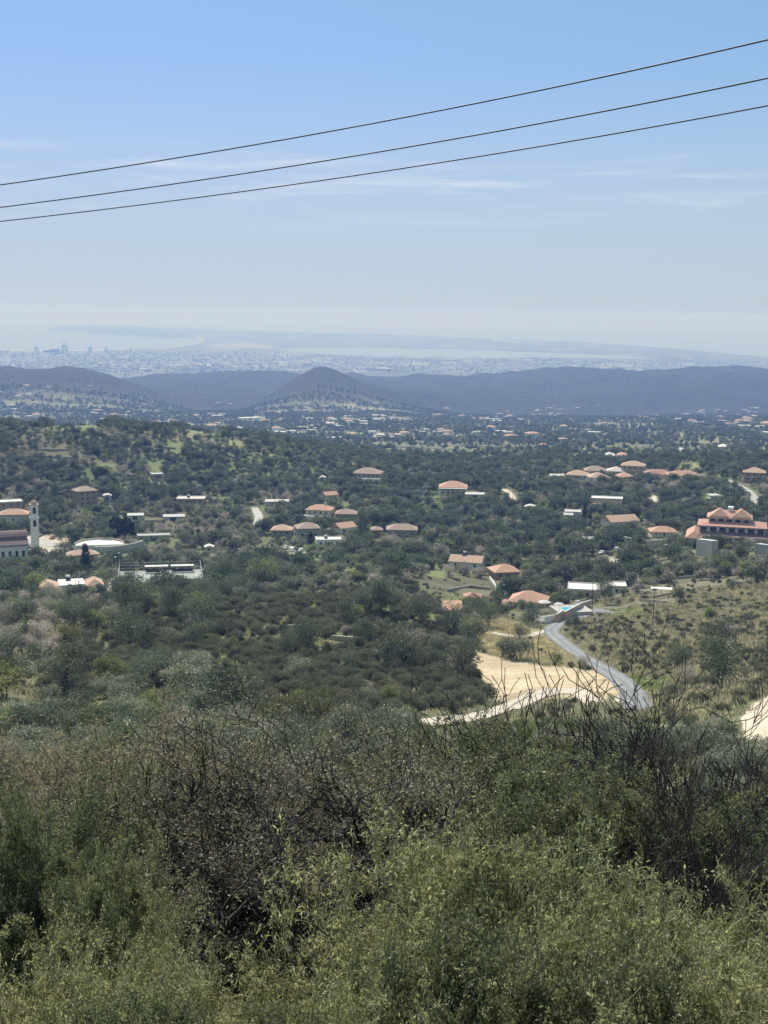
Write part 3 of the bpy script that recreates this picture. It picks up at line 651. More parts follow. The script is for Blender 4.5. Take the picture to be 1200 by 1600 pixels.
# --- right middle
house('long pale house with white flat roof above an orange lean-to roof', 948, 792, 48, 10, 1, 'flat', 'cream', 'flat', 0, 6, G, h=5.2)
on(COL.objects[-1].parent if False else [o for o in COL.objects if o.name.startswith('house') and o.get('label', '').startswith('long pale house with white flat')][0], 'lean_to_roof', lambda b: b.poly([(-8.5, -9, 2.4), (9.2, -9, 2.4), (9.2, -5.1, 4.2), (-8.5, -5.1, 4.2)]), 'tile2')
house('house with gabled orange and white roof below the long flat roofed house', 968, 822, 50, 12, 1, 'gable', 'white', 'tile2', 30, 3, G)
house('small white house beside the pale hill road on the right', 1114, 782, 14, 8, 1, 'flat', 'white', 'flat', 15, 2, G, chimney=True)
house('tan two storey house with reddish roof at the right end of the hill road', 1178, 752, 32, 12, 2, 'hip', 'tan', 'tile2', 0, 3, G)
hill = [(903, 748, 34, 'tile2', 'leftmost tan roofed villa of the hilltop row', 1), (930, 741, 34, 'brown', 'wide brown roofed villa at the back left of the hilltop row', 1), (934, 752, 30, 'tile2', 'small pinkish roofed villa standing in front of the hilltop row', 1), (962, 742, 26, 'pinkroof', 'pale roofed villa in the middle of the hilltop row', 1),
        (989, 740, 36, 'tile2', 'tall tan roofed villa in the middle of the hilltop row', 2), (1027, 747, 44, 'redtile', 'villa with broad deep red hip roof in the hilltop row', 1), (1067, 749, 50, 'tile', 'villa with long white eaves at the right end of the hilltop row', 1), (975, 751, 24, 'tile', 'small orange roofed house below the middle of the hilltop row', 1)]
for i, (x, y, w_, rm_, lb, st) in enumerate(hill): house(lb, x, y, w_, 13, st, 'hip', ['cream', 'pink', 'cream'][i % 3], rm_, [-6, 5, 12, 0][i % 4], 4, 'villas on the hilltop')
for x, y, lb in ((952, 716, 'small pink house beyond the hilltop row on the left'), (972, 716, 'small orange roofed house beyond the hilltop row'), (1062, 708, 'tiny cream house beyond the hilltop row'), (1130, 702, 'pale house far beyond the hilltop row, top right'), (848, 700, 'orange house standing alone on the terraces'), (782, 676, 'bright white flat roofed hall in the valley')):
    house(lb, x, y, 15 if x != 782 else 18, 14, 1, 'hip' if x != 782 else 'flat', 'pink' if x != 782 else 'white', 'tile' if x in (972, 848) else 'flat', 0, 2, 'houses on the terraces')
# --- near right: villa by the road
house('house with reddish tiled gable roof and water tank above the rock face', 730, 886, 52, 10, 1, 'gable', 'white', 'tile2', -12, 3, G, tank=True)
house('house with bright orange hip roof behind the roadside villa', 787, 902, 42, 11, 1, 'hip', 'tan', 'tile', 18, 3, G)
vil = house('roadside villa with large orange hip roof next to the pool terrace', 826, 950, 58, 12, 1, 'hip', 'cream', 'tile', -8, 4, G, wing=(-7.5, 4.0, 2.6), rh=3.2)
house('small outbuilding with one sloping orange roof, left of the big round tree', 708, 962, 26, 6, 1, 'shed', 'pink', 'tile', 8, 1, G, h=2.4)
house('small orange roofed outbuilding hidden behind the big round tree', 738, 945, 26, 6, 1, 'hip', 'tan', 'redtile', 0, 2, G)
house('long bungalow with white flat roof behind the pool', 918, 930, 62, 12, 1, 'flat', 'cream', 'flat', 0, 5, G)
house('small white flat roofed annex right of the long bungalow', 962, 926, 30, 8, 1, 'flat', 'white', 'flat', 5, 3, G)
# --- hotel on the right: three stepped storeys under red roofs
g_, rz = place(1139, 846, 0); d = math.hypot(g_[0], g_[1]); S = d / FPX
hot = tag(empty('hotel', g_, rz), 'large stepped hotel with three tiers of red tiled roofs on the right', 'hotel'); FOOT.append((g_[0], g_[1], 62 * S, 1))
def tier(x0, x1, y0, y1, z0, z1, rm_, nw, rh=1.8, skirt=1.6):
    b = MB(); b.box(x0 * S, x1 * S, y0, y1, z0, z1); b.build('wall', M['white'], hot)
    w_ = (x1 - x0) * S / nw
    for i in range(nw):
        cx = x0 * S + w_ * (i + .5); c = MB(); c.box(cx - w_ * .33, cx + w_ * .33, y0 - .06, y0 + .1, z1 - 2.5, z1 - .7); o_ = c.build('window', M['glass'], hot)
        c = MB(); c.box(cx - w_ * .36, cx + w_ * .36, y0 - .5, y0 - .4, z1 - 2.9, z1 - 2.0); c.build('railing', M['mauve'], o_)
    c = MB(); c.hip(x0 * S - .9, x1 * S + .9, y0 - skirt, y1 + .9, z1 + .003, rh); c.build('roof', M[rm_], hot)
tier(-57, 57, -9, 14, -5, 3.4, 'mauve', 9, 2.0); tier(-45, 52, -3, 14, 3.4, 7.6, 'redtile', 7, 2.2); tier(-32, 30, 2, 14, 7.6, 11.0, 'tile', 5, 3.0)
b = MB(); b.box(-62 * S, -40 * S, -15, 8, -5, 3.0); b.build('wing_wall', M['tan'], hot); c = MB(); c.hip(-64 * S, -38 * S, -16, 9, 3.0, 3.0); c.build('wing_roof', M['tile'], hot)
b = MB(); b.box(-4 * S, 4 * S, 7, 11, 11, 15.6); b.build('lift_tower', M['tank'], hot)
for sx_ in (-1, 1): c = MB(); c.hip(sx_ * 16 * S - 14 * S, sx_ * 16 * S + 14 * S, 1, 13, 11.6, 3.4); c.build('roof', M['tile'], hot)
house('garden pavilion with orange hip roof on the retaining wall left of the hotel', 1035, 838, 40, 10, 1, 'hip', 'white', 'tile', 10, 3, G, h=2.8)
# retaining walls
def wallrun(name, label, pix, h, th=.5, m='conc', cat='wall', group=None, dz=-2.5, coping=None, slope=0):
    pts = [ground(*q) for q in pix]; b = MB()
    root = tag(empty(name, (pts[0][0], pts[0][1], pts[0][2])), label, cat, group); o_ = pts[0]
    ztop = None
    for i in range(len(pts) - 1):
        p, q = pts[i] - o_, pts[i + 1] - o_; t_ = (q - p)[:2]; t_ = t_ / np.linalg.norm(t_); n_ = np.array([-t_[1], t_[0]]) * th / 2
        za, zb = p[2] + h, q[2] + h
        c = [(p[0] - n_[0], p[1] - n_[1]), (q[0] - n_[0], q[1] - n_[1]), (q[0] + n_[0], q[1] + n_[1]), (p[0] + n_[0], p[1] + n_[1])]
        k_ = len(b.v); b.v += [(*c[0], p[2] + dz), (*c[1], q[2] + dz), (*c[2], q[2] + dz), (*c[3], p[2] + dz), (*c[0], za), (*c[1], zb), (*c[2], zb), (*c[3], za)]
        b.f += [[k_ + a for a in f] for f in ((3, 2, 1, 0), (4, 5, 6, 7), (0, 1, 5, 4), (1, 2, 6, 5), (2, 3, 7, 6), (3, 0, 4, 7))]
        FOOT.append(((pts[i][0] + pts[i + 1][0]) / 2, (pts[i][1] + pts[i + 1][1]) / 2, np.linalg.norm((q - p)[:2]) / 2 + .3, .5))
    b.build('wall', M[m], root)
    if coping:
        b2 = MB(); b2.v = [((x if True else 0), y, z + .12 if i % 8 > 3 else z) for i, (x, y, z) in enumerate(b.v)]
        b2.v = []
        for i in range(0, len(b.v), 8):
            tp = b.v[i + 4:i + 8]; k_ = len(b2.v); b2.v += [(x, y, z + .004) for x, y, z in tp] + [(x, y, z + .16) for x, y, z in tp]
            b2.f += [[k_ + a for a in f] for f in ((3, 2, 1, 0), (4, 5, 6, 7), (0, 1, 5, 4), (1, 2, 6, 5), (2, 3, 7, 6), (3, 0, 4, 7))]
        b2.build('coping', M[coping], root)
    return root
WG = 'retaining walls below the hotel'
wallrun('retaining_wall', 'long cream retaining wall under the garden pavilion', [(975, 856), (1003, 862), (1035, 862)], 5.5, .6, 'cream', group=WG, coping='white')
wallrun('retaining_wall', 'low cream retaining wall between pavilion and hotel', [(1037, 864), (1080, 868)], 4.0, .6, 'cream', group=WG, coping='white')
wallrun('retaining_wall', 'tall pale blue grey retaining wall block in front of the hotel', [(1092, 868), (1116, 872)], 7.5, 3.0, 'conc', group=WG, coping='white')
wallrun('retaining_wall', 'low retaining wall right of the tall wall block', [(1120, 871), (1168, 876)], 3.4, .6, 'stone', group=WG)
wallrun('retaining_wall', 'tall grey retaining wall at the right edge of the photo', [(1183, 874), (1215, 878)], 6.5, 2.0, 'conc', group=WG, coping='white')
wallrun('roadside_wall', 'stepped pink wall with white coping along the bend of the road', [(882, 968), (895, 962), (908, 955), (922, 949)], 2.5, .4, 'pink', coping='flat', dz=-1)
wallrun('garden_wall', 'pale curved garden wall left of the roadside villa', [(765, 905), (772, 915), (776, 925), (770, 932)], 1.2, .5, 'white')
wallrun('terrace_wall', 'white balustraded terrace wall in front of the pool', [(836, 972), (852, 975), (866, 972)], 2.2, .4, 'white', coping='flat')
wallrun('driveway_wall', 'pink driveway wall beside the terrace steps', [(868, 973), (880, 966)], 2.6, .4, 'pink', coping='flat')
# dry stone terraces on the slopes
TW = 'dry stone terrace walls on the slopes'
TWS = [[(60, 703), (112, 706)], [(70, 715), (115, 717)], [(240, 700), (275, 702)], [(560, 697), (640, 700), (730, 704)], [(600, 704), (700, 708), (800, 710)], [(590, 711), (660, 714)], [(720, 697), (810, 701)], [(940, 700), (1010, 701)], [(1040, 694), (1120, 696)],
       [(155, 815), (210, 817), (275, 815)], [(700, 925), (735, 918), (765, 922)], [(640, 850), (690, 848)], [(1060, 905), (1110, 903)], [(1000, 940), (1040, 944)], [(300, 960), (350, 965)], [(430, 985), (480, 982)], [(520, 1000), (560, 1003)], [(115, 905), (160, 903)]]
TWL = ['on the upper left hillside', 'on the left hillside, lower of two', 'near the top of the left hill', 'far beyond the stone villa, first line', 'far beyond the stone villa, second line', 'just behind the stone villa', 'beyond the round hip roofed villa', 'beyond the hilltop villas', 'beyond the hill road',
       'behind the cypress row', 'under the rock face', 'in the grove behind the village centre', 'on the scrub slope below the hotel', 'beside the lone utility pole', 'on the scrub slope below the tennis court', 'in the middle of the scrub slope', 'low on the scrub slope', 'behind the two gabled house']
for p_, lb in zip(TWS, TWL): wallrun('terrace_wall', 'low stone terrace wall ' + lb, p_, 1.1, .6, 'stone', group=TW, dz=-1.5)
# pool terrace
g_, rz = place(892, 958, 20)
t0 = tag(empty('swimming_pool', g_ + np.array([0, 0, .6]), rz), 'turquoise swimming pool with pale paving beside the roadside villa', 'pool'); FOOT.append((g_[0], g_[1], 7, 1))
b = MB(); b.box(-6, 6, -5, 5, -3, .9); b.build('paving', M['paving'], t0)
b = MB(); b.box(-3.2, 3.0, -2.5, 2.0, .85, .93); b.build('water', M['pool'], t0)
def parasol(px, py, label, r=1.8, m='paleroof', up=1.5):
    g_, rz = place(px, py); o = tag(empty('parasol', g_ + np.array([0, 0, up]), rz), label, 'parasol', 'garden parasols')
    b = MB(); b.lathe([(.02, 3.0), (r * .55, 2.75), (r, 2.35), (r, 2.25), (.02, 2.8)], 8); b.build('canopy', M[m], o)
    b = MB(); b.tube((0, 0, -up), (0, 0, 2.95), .05, .05); b.build('pole', M['metal'], o)
    b = MB(); b.lathe([(.35, -up), (.35, -up + .12), (.02, -up + .14)], 10); b.build('base', M['conc'], o)
parasol(850, 958, 'large white parasol on the terrace right of the orange roofed villa', 2.3); parasol(873, 962, 'small white parasol between terrace and pool', 1.8); parasol(1010, 820, 'white parasol in the garden behind the pavilion', 2.2, up=.5)
def lounger(px, py, label, k):
    g_, rz = place(px, py); o = tag(empty('sun_lounger', g_ + np.array([0, 0, 1.52]), rz + k), label, 'lounger', 'loungers by the pool')
    b = MB(); b.box(-.35, .35, -.9, .5, .3, .38); b.build('seat', M['tank'], o)
    b = MB(); b.poly([(-.35, .5, .34), (.35, .5, .34), (.35, 1.1, .8), (-.35, 1.1, .8)]); b.build('backrest', M['tank'], o)
    for sx_ in (-1, 1):
        for y in (-.8, .4): b = MB(); b.box(sx_ * .3 - .03, sx_ * .3 + .03, y - .03, y + .03, 0, .298); b.build('leg', M['tank'], o)
lounger(899, 956, 'white lounger behind the swimming pool', .3); lounger(904, 954, 'white lounger right of the swimming pool, by the pink wall', .5); lounger(884, 956, 'white lounger left of the swimming pool', -.2)
# pergola
g_, rz = place(1033, 930, 4); pg = tag(empty('pergola', g_, rz), 'low open pergola with flat white top on the scrub slope', 'pergola'); FOOT.append((g_[0], g_[1], 5, 1))
b = MB(); b.box(-3.8, 3.8, -2, 2, 2.4, 2.52); b.build('roof', M['flat'], pg)
for x in (-3.6, 0, 3.6):
    for y in (-1.8, 1.8): b = MB(); b.box(x - .08, x + .08, y - .08, y + .08, -2, 2.4); b.build('post', M['white'], pg)
# --- church with bell tower on the left
g_, rz = place(14, 880, 4); d = math.hypot(g_[0], g_[1]); S = d / FPX
ch = tag(empty('church', g_, rz), 'white church with two mauve vaulted roofs and arched windows at the left edge', 'church'); FOOT.append((g_[0], g_[1], 34 * S, 1))
def arch(b, x, w, z0, z1, y0, y1, n_=6):
    pr = [(x - w / 2, z0), (x + w / 2, z0), (x + w / 2, z1)] + [(x + w / 2 * math.cos(PI * i / n_), z1 + w / 2 * math.sin(PI * i / n_)) for i in range(1, n_)] + [(x - w / 2, z1)]
    k_ = len(b.v); b.v += [(a, y0, c) for a, c in pr] + [(a, y1, c) for a, c in pr]; q = len(pr)
    b.f += [list(range(k_, k_ + q)), list(range(k_ + 2 * q - 1, k_ + q - 1, -1))] + [[k_ + i, k_ + q + i, k_ + q + (i + 1) % q, k_ + (i + 1) % q] for i in range(q)]
b = MB(); b.box(-34 * S, 29 * S, 0, 16, -5, 9.0); b.build('wall', M['white'], ch)
b = MB(); b.box(-34 * S, 29 * S, 5, 13, 9, 12.2); b.build('clerestory_wall', M['cream'], ch)
for nm, y0, z0, yr, zr in (('aisle_roof', -.6, 8.6, 5.5, 10.8), ('nave_roof', 4.2, 11.9, 9, 14.2)):
    b = MB(); n_ = 8; k_ = 0; x0, x1 = -35 * S, 30 * S
    prof = [(y0 + (yr - y0) * i / n_, z0 + (zr - z0) * math.sin(PI / 2 * i / n_)) for i in range(n_ + 1)]
    prof += [(yr + (yr - y0) * i / n_, z0 + (zr - z0) * math.cos(PI / 2 * i / n_)) for i in range(1, n_ + 1)] if nm == 'nave_roof' else []
    top = [(x0, y, z) for y, z in prof] + [(x1, y, z) for y, z in prof] + [(x0, y, z - .4) for y, z in prof] + [(x1, y, z - .4) for y, z in prof]; q = len(prof); b.v = top
    b.f = [[i, q + i, q + i + 1, i + 1] for i in range(q - 1)] + [[2 * q + i + 1, 3 * q + i + 1, 3 * q + i, 2 * q + i] for i in range(q - 1)] + [[0, 2 * q, 3 * q, q], [q - 1, 2 * q - 1, 4 * q - 1, 3 * q - 1]]
    b.f += [[q + i, 3 * q + i, 3 * q + i + 1, q + i + 1] for i in range(q - 1)] + [[i + 1, 2 * q + i + 1, 2 * q + i, i] for i in range(q - 1)]
    b.build(nm, M['mauve'], ch)
for i in range(6):
    b = MB(); arch(b, (-28 + i * 10) * S, 1.3, 2.4, 5.2, -.08, .1); b.build('arched_window', M['glass'], ch)
b = MB(); b.box(-30 * S, 6 * S, -8, -.01, -4, 1.6); b.hip(-32 * S, 7 * S, -9, 0, 1.7, 1.8); b.build('porch_roof', M['tile'], ch)
# bell tower
g_, rz = place(40, 872, 4, 0); g_ = g_ + np.array([0, 0, 0]); bt = tag(empty('bell_tower', g_, rz), 'tall slender white bell tower with arched openings behind the church', 'tower')
d2 = math.hypot(g_[0], g_[1]); off = Vector((0, 18, 0)); bt.location = (g_[0] + 0, g_[1] + 17.5, g_[2])
zt = at(40, 782, d2 + 17.5)[2] - g_[2]
b = MB(); b.box(-1.9, 1.9, -1.9, 1.9, -5, zt - 2.2); b.box(-2.2, 2.2, -2.2, 2.2, zt - 9.1, zt - 8.7); b.build('shaft', M['white'], bt)
b = MB(); b.box(-2.2, 2.2, -2.2, 2.2, zt - 2.197, zt - 1.8); b.build('cornice', M['cream'], bt)
b = MB(); b.lathe([(1.7, zt - 1.8), (1.6, zt - .9), (1.0, zt - .2), (.15, zt), (.05, zt + .3)], 12); b.tube((0, 0, zt), (0, 0, zt + 1.6), .06, .06, 5); b.tube((-.45, 0, zt + 1.1), (.45, 0, zt + 1.1), .06, .06, 5); b.build('dome', M['tile2'], bt)
for z in (zt - 6.6, zt - 13.2):
    b = MB(); arch(b, 0, 1.5, z, z + 2.6, -1.98, -1.8); b.build('belfry_opening', M['glass'], bt)
    b = MB(); b.lathe([(.0, z + 2.4), (.25, z + 2.3), (.4, z + 1.3), (.55, z + 1.0)], 8, (0, -2.05)); b.build('bell', M['dark'], bt)
# --- white paved stage and curved seating
g_, rz = place(150, 862, 0); S = math.hypot(g_[0], g_[1]) / FPX
st = tag(empty('open_air_stage', g_ + np.array([0, 8, 0]), rz), 'broad white paved stage floor with low parapet left of the cypress row', 'stage'); FOOT.append((g_[0], g_[1] + 9, 40 * S, 1))
ys = np.linspace(0, PI, 14)
b = MB(); pr = [(38 * S * math.cos(t_), 12 * math.sin(t_) * 1.3 - 2) for t_ in ys]; k_ = 0
b.v = [(x, y, 2.4) for x, y in pr] + [(x, y, -4) for x, y in pr]; q = len(pr); b.f = [list(range(q))] + [[q + i, q + (i + 1) % q, (i + 1) % q, i] for i in range(q)]; b.build('floor_slab', M['flat'], st)
b = MB()
for i in range(13):
    p, r2_ = pr[i], pr[i + 1]; k_ = len(b.v); b.v += [(p[0], p[1], 2.4), (r2_[0], r2_[1], 2.4), (r2_[0], r2_[1], 3.3), (p[0], p[1], 3.3), (p[0] * .98, p[1] * .97, 2.4), (r2_[0] * .98, r2_[1] * .97, 2.4), (r2_[0] * .98, r2_[1] * .97, 3.3), (p[0] * .98, p[1] * .97, 3.3)]
    b.f += [[k_ + a for a in f] for f in ((0, 1, 2, 3), (7, 6, 5, 4), (3, 2, 6, 7), (0, 3, 7, 4), (1, 5, 6, 2))]
b.build('parapet', M['cream'], st)
g2, rz2 = place(186, 864, 0); S = math.hypot(g2[0], g2[1]) / FPX
am = tag(empty('seating_stand', g2 + np.array([0, 3, 0]), rz2 + .1), 'curved concrete seating stand with pale tiers in front of the cypress row', 'grandstand'); FOOT.append((g2[0], g2[1] + 4, 34 * S, 1))
for r_i in range(6):
    b = MB(); ang = np.linspace(math.radians(200), math.radians(318), 16); R0 = 15 - r_i * 1.1; R1_ = R0 - 1.1; z = 4.6 - r_i * .55
    for i in range(15):
        a0, a1 = ang[i], ang[i + 1]; k_ = len(b.v); zz0 = z * (.35 + .65 * i / 15); zz1 = z * (.35 + .65 * (i + 1) / 15)
        for a, zz in ((a0, zz0), (a1, zz1)):
            for R_ in (R0, R1_): b.v += [(R_ * math.cos(a) + 1, R_ * math.sin(a) + 13, -4), (R_ * math.cos(a) + 1, R_ * math.sin(a) + 13, zz)]
        b.f += [[k_ + c for c in f] for f in ((0, 4, 5, 1), (2, 3, 7, 6), (1, 5, 7, 3), (0, 1, 3, 2), (4, 6, 7, 5))]
    b.build('tier', M['flat'] if r_i % 2 else M['conc'], am)
house('kiosk with pink tiled roof and chimney in front of the white stage', 128, 874, 46, 8, 1, 'hip', 'cream', 'tile2', 10, 3, G, chimney=True, h=2.8)
# --- tennis court
g_, rz = place(251, 921, 0); d = math.hypot(g_[0], g_[1]); S = d / FPX
W, Dp = 132 * S, 34.0
zt = max(float(hz(g_[0] + sx_, g_[1] + y)) for sx_ in (-18, 0, 18) for y in (-4, 12, 28)) - g_[2] + .3
tcn = tag(empty('tennis_court', g_, rz), 'fenced pale tennis court with tall light masts on the left', 'tennis court'); FOOT += [(g_[0] + x, g_[1] + y, 12, 1) for x in (-14, 0, 14) for y in (2, 16, 26)]
b = MB(); b.box(-W / 2, W / 2, -3, 31, -6, zt); b.build('court_slab', M['court'], tcn)
b = MB()
for x0, x1, y0, y1 in ((-15, 15, 3, 3.25), (-15, 15, 24, 24.25), (-15, -14.8, 3.26, 23.99), (14.8, 15, 3.26, 23.99), (-14.7, 14.7, 13.5, 13.7)): b.box(x0, x1, y0, y1, zt + .004, zt + .012)
b.build('court_line', M['line'], tcn)
b = MB(); b.box(-.06, .06, 3.5, 24, zt, zt + 1.0); b.build('net', M['tank'], tcn)
for side, (x0, y0, x1, y1) in enumerate(((-W / 2, -3, W / 2, -3), (-W / 2, 31, W / 2, 31), (-W / 2, -3, -W / 2, 31), (W / 2, -3, W / 2, 31))):
    n_ = 10 if side < 2 else 6; b = MB(); b2 = MB()
    for i in range(n_ + 1): x = x0 + (x1 - x0) * i / n_; y = y0 + (y1 - y0) * i / n_; b.tube((x, y, zt - 3), (x, y, zt + 3.6), .07, .07, 5)
    for z in (1.2, 2.4, 3.6): b.tube((x0, y0, zt + z), (x1, y1, zt + z), .04, .04, 4)
    b.build('fence_panel', M['metal'], tcn)
b = MB(); b.box(-W / 2, W / 2, -3.25, -3.05, -7, zt + .5); b.build('front_wall', M['conc'], tcn)
for x, y, hh, lb in ((-W / 2 - .5, -3, 14, 1), (-W / 2 - .2, 31, 9, 0), (W / 2, -3, 8, 0)):
    b = MB(); b.tube((x, y, -3), (x, y, hh), .17, .1, 6); b.box(x - .5, x + .5, y - .15, y + .15, hh, hh + .4); b.build('light_mast', M['metal'], tcn)
for i, lb in enumerate(('left shade canopy with dark benches behind the tennis court', 'right shade canopy with white top behind the tennis court')):
    x = (-10 + 54 * 0 + i * 42) * S + 4 * S; c = Matrix.Rotation(rz, 4, 'Z') @ Vector((x, 27.5, zt)); o = tag(empty('shade_canopy', (g_[0] + c[0], g_[1] + c[1], g_[2] + c[2]), rz), lb, 'canopy', 'shade canopies by the court')
    w_ = 19 * S; b = MB(); b.box(-w_, w_, -1.4, 1.4, 2.6, 2.75); b.build('roof', M['flat'], o)
    for x_ in (-.95, 0, .95):
        for y in (-1.2, 1.2): b = MB(); b.tube((x_ * w_, y, 0), (x_ * w_, y, 2.6), .06, .06, 5); b.build('post', M['dark'], o)
    b = MB(); b.box(-w_ * .9, w_ * .9, .2, .8, 0, .5); b.box(-w_ * .9, w_ * .9, .8, .9, 0, 1.0); b.build('bench', M['dark'], o)
house('long grey low building with flat roof right of the seating stand', 240, 844, 50, 8, 1, 'flat', 'conc', 'conc', 2, 6, G, h=2.8)
# --- utility poles
def pole(px, py, top, label, arms=1, r=.14, lean=0):
    g_, rz = place(px, py, 20); d = math.hypot(g_[0], g_[1]); H = at(px, top, d)[2] - g_[2]
    o = tag(empty('utility_pole', g_, rz), label, 'pole', 'wooden utility poles'); b = MB(); b.tube((0, 0, -1), (lean, 0, H), r, r * .7, 7); b.build('shaft', M['wood'], o)
    for k_ in range(arms):
        b = MB(); b.box(-.9, .9, -.06, .06, H - .5 - k_ * .7, H - .36 - k_ * .7); c = b.build('crossarm', M['wood'], o)
        for x in (-.8, 0, .8): b = MB(); b.lathe([(.05, H - .36 - k_ * .7), (.08, H - .2 - k_ * .7), (.03, H - .1 - k_ * .7)], 6, (x, 0)); b.build('insulator', M['tank'], c)
    return o
pole(1020, 978, 918, 'lone wooden utility pole on the scrub slope right of the road'); pole(925, 954, 903, 'utility pole at the top of the pink roadside wall', 1); pole(880, 938, 896, 'left pole of the pair behind the pool', 1); pole(873, 945, 900, 'slanting pole beside the pair behind the pool', 1, lean=.8)
pole(801, 790, 756, 'pole beside the pale orchard lane', 1); pole(1190, 935, 870, 'utility pole near the right edge of the photo', 1) if False else None
# --- vehicles
def car(px, py, label, m='carwhite', yaw=80, van=False, z=.3):
    g_, rz = place(px, py, yaw); o = tag(empty('parked_car' if not van else 'parked_van', g_ + np.array([0, 0, z * .4]), rz), label, 'car' if not van else 'van', 'cars parked in the village')
    L, Wd, H = (4.3, 1.75, 1.45) if not van else (4.9, 1.9, 2.0); b = MB()
    pr = [(-L / 2, .35), (-L / 2, .8), (-L * .44, .92), (-L * .22, .98), (-L * .1, H - .04), (L * .3, H), (L * .43, .98), (L / 2, .9), (L / 2, .35)] if not van else [(-L / 2, .35), (-L / 2, .95), (-L * .4, 1.05), (-L * .28, H), (L * .48, H), (L / 2, .9), (L / 2, .35)]
    q = len(pr); b.v = [(x, -Wd / 2, y) for x, y in pr] + [(x, Wd / 2, y) for x, y in pr]; b.f = [list(range(q))[::-1], list(range(q, 2 * q))] + [[i, (i + 1) % q, q + (i + 1) % q, q + i] for i in range(q)]
    me = b.mesh('body', M[m]); bd = link('body', me, o); mod = bd.modifiers.new('Bevel', 'BEVEL'); mod.width = .07; mod.segments = 2
    for sgn in (-1, 1):
        w_ = MB(); y = sgn * (Wd / 2 + .012); pts = [(-L * .18, 1.0), (-L * .08, H - .12), (L * .28, H - .1), (L * .36, 1.0)]; w_.poly([(x, y, z_) for x, z_ in (pts if sgn < 0 else pts[::-1])]); w_.build('window', M['glass'], o)
        for x in (-L * .31, L * .31):
            w_ = MB(); w_.tube((x, sgn * Wd / 2 - sgn * .16, .32), (x, sgn * Wd / 2 + sgn * .02, .32), .32, .32, 12); wh = w_.build('wheel', M['black'], o); w_ = MB(); w_.tube((x, sgn * Wd / 2, .32), (x, sgn * Wd / 2 + sgn * .03, .32), .18, .17, 10); w_.build('rim', M['metal'], wh)
    for x, z_ in ((-L * .16 - .05, 1.18), (L * .37 + .03, 1.18)):
        w_ = MB(); s_ = -1 if x < 0 else 1; pts = [(x + s_ * .14, -Wd * .42, .99), (x + s_ * .14, Wd * .42, .99), (x - s_ * .1, Wd * .4, H - .08), (x - s_ * .1, -Wd * .4, H - .08)]; w_.poly(pts if s_ > 0 else pts[::-1]); w_.build('windscreen', M['glass'], o)
    FOOT.append((g_[0], g_[1], 2.4, 1))
car(62, 838, 'dark car parked on the pale forecourt right of the bell tower', 'cardark', 85); car(82, 842, 'red car parked behind the leafy tree beside the forecourt', 'carred', 60); car(46, 856, 'dark car parked at the front of the pale forecourt', 'cardark', 90); car(58, 856, 'second dark car at the front of the pale forecourt, right of the first', 'cardark', 88)
car(413, 862, 'white van parked at the left of the pale yard below the village centre', 'carwhite', 88, True); car(446, 858, 'silver car parked behind the two white vans', 'carsilver', 80); car(456, 862, 'white van parked at the right of the pale yard below the village centre', 'carwhite', 92, True); car(470, 862, 'small white car at the right end of the pale yard', 'carwhite', 75)
car(858, 802, 'white car left of the tall cypress pair', 'carwhite', 40); car(820, 806, 'dark car beside the white shed in the middle right grove', 'cardark', 70); car(940, 866, 'white car below the cream retaining wall', 'carwhite', 60); car(952, 868, 'dark car below the cream retaining wall', 'cardark', 120); car(963, 862, 'silver van below the cream retaining wall', 'carsilver', 80, True)
car(922, 820, 'white van near the gabled house on the right', 'carwhite', 100, True); car(914, 947, 'dark car behind the pink roadside wall', 'cardark', 70); car(902, 946, 'silver car between the bungalow and the pool', 'carsilver', 85)

# --- far valley houses, one mesh each, copied
def far_mesh(w, d, h, flat, wall, rm):
    b = MB(); b.box(-w / 2, w / 2, -d / 2, d / 2, -5, h); nb = len(b.f)
    if flat: b.box(-w / 2 - .3, w / 2 + .3, -d / 2 - .3, d / 2 + .3, h + .003, h + .4)
    else: b.hip(-w / 2 - .6, w / 2 + .6, -d / 2 - .6, d / 2 + .6, h + .003, 2)
    me = b.mesh('far_house', M[wall]); me.materials.append(M[rm])
    for i, f in enumerate(me.polygons): f.material_index = 0 if i < nb else 1
    return me
FM = [far_mesh(12, 10, 4, True, 'white', 'flat'), far_mesh(14, 11, 6, False, 'white', 'tile'), far_mesh(18, 10, 4, True, 'cream', 'paleroof'), far_mesh(12, 12, 6, False, 'cream', 'tile2'), far_mesh(30, 14, 5, True, 'white', 'flat')]
FZ = [('left of the conical hill', 0, 300, 600, 655), ('at the foot of the conical hill', 300, 520, 625, 660), ('in mid valley', 520, 760, 640, 690), ('right of mid valley', 760, 960, 650, 695), ('in the valley towards the right edge', 960, 1200, 645, 695)]
cnt = 0; FARH = {}
for k_ in range(900):
    if cnt >= 240: break
    px = rnd.uniform(0, 1200); py = rnd.uniform(600, 694) if px < 160 else rnd.triangular(630, 694, 655)
    if fbm(np.array([px / 50.]), np.array([py / 9.]))[0] < .02: continue
    q = ground(px, py); d = math.hypot(q[0], q[1])
    if not (1750 < d < 5200): continue
    a, b_ = project(q[0], q[1], q[2]); zn = [z for z in FZ if z[1] <= px < z[2]][0]
    ty = rnd.choices(range(5), (5, 3, 4, 2, 1 if d > 2500 else 0))[0]
    o = link('far_house', FM[ty], None, q); o.rotation_euler = (0, 0, rnd.uniform(-.6, .6)); s_ = rnd.uniform(.7, 1.25); o.scale = (s_ * rnd.uniform(.8, 1.3), s_, s_ * rnd.uniform(.8, 1.2))
    kind = ['small white', 'red roofed', 'long pale', 'tan roofed', 'large white'][ty]
    FARH.setdefault((kind, zn[0]), []).append((o, d, px)); FOOT.append((q[0], q[1], 11, 1)); cnt += 1
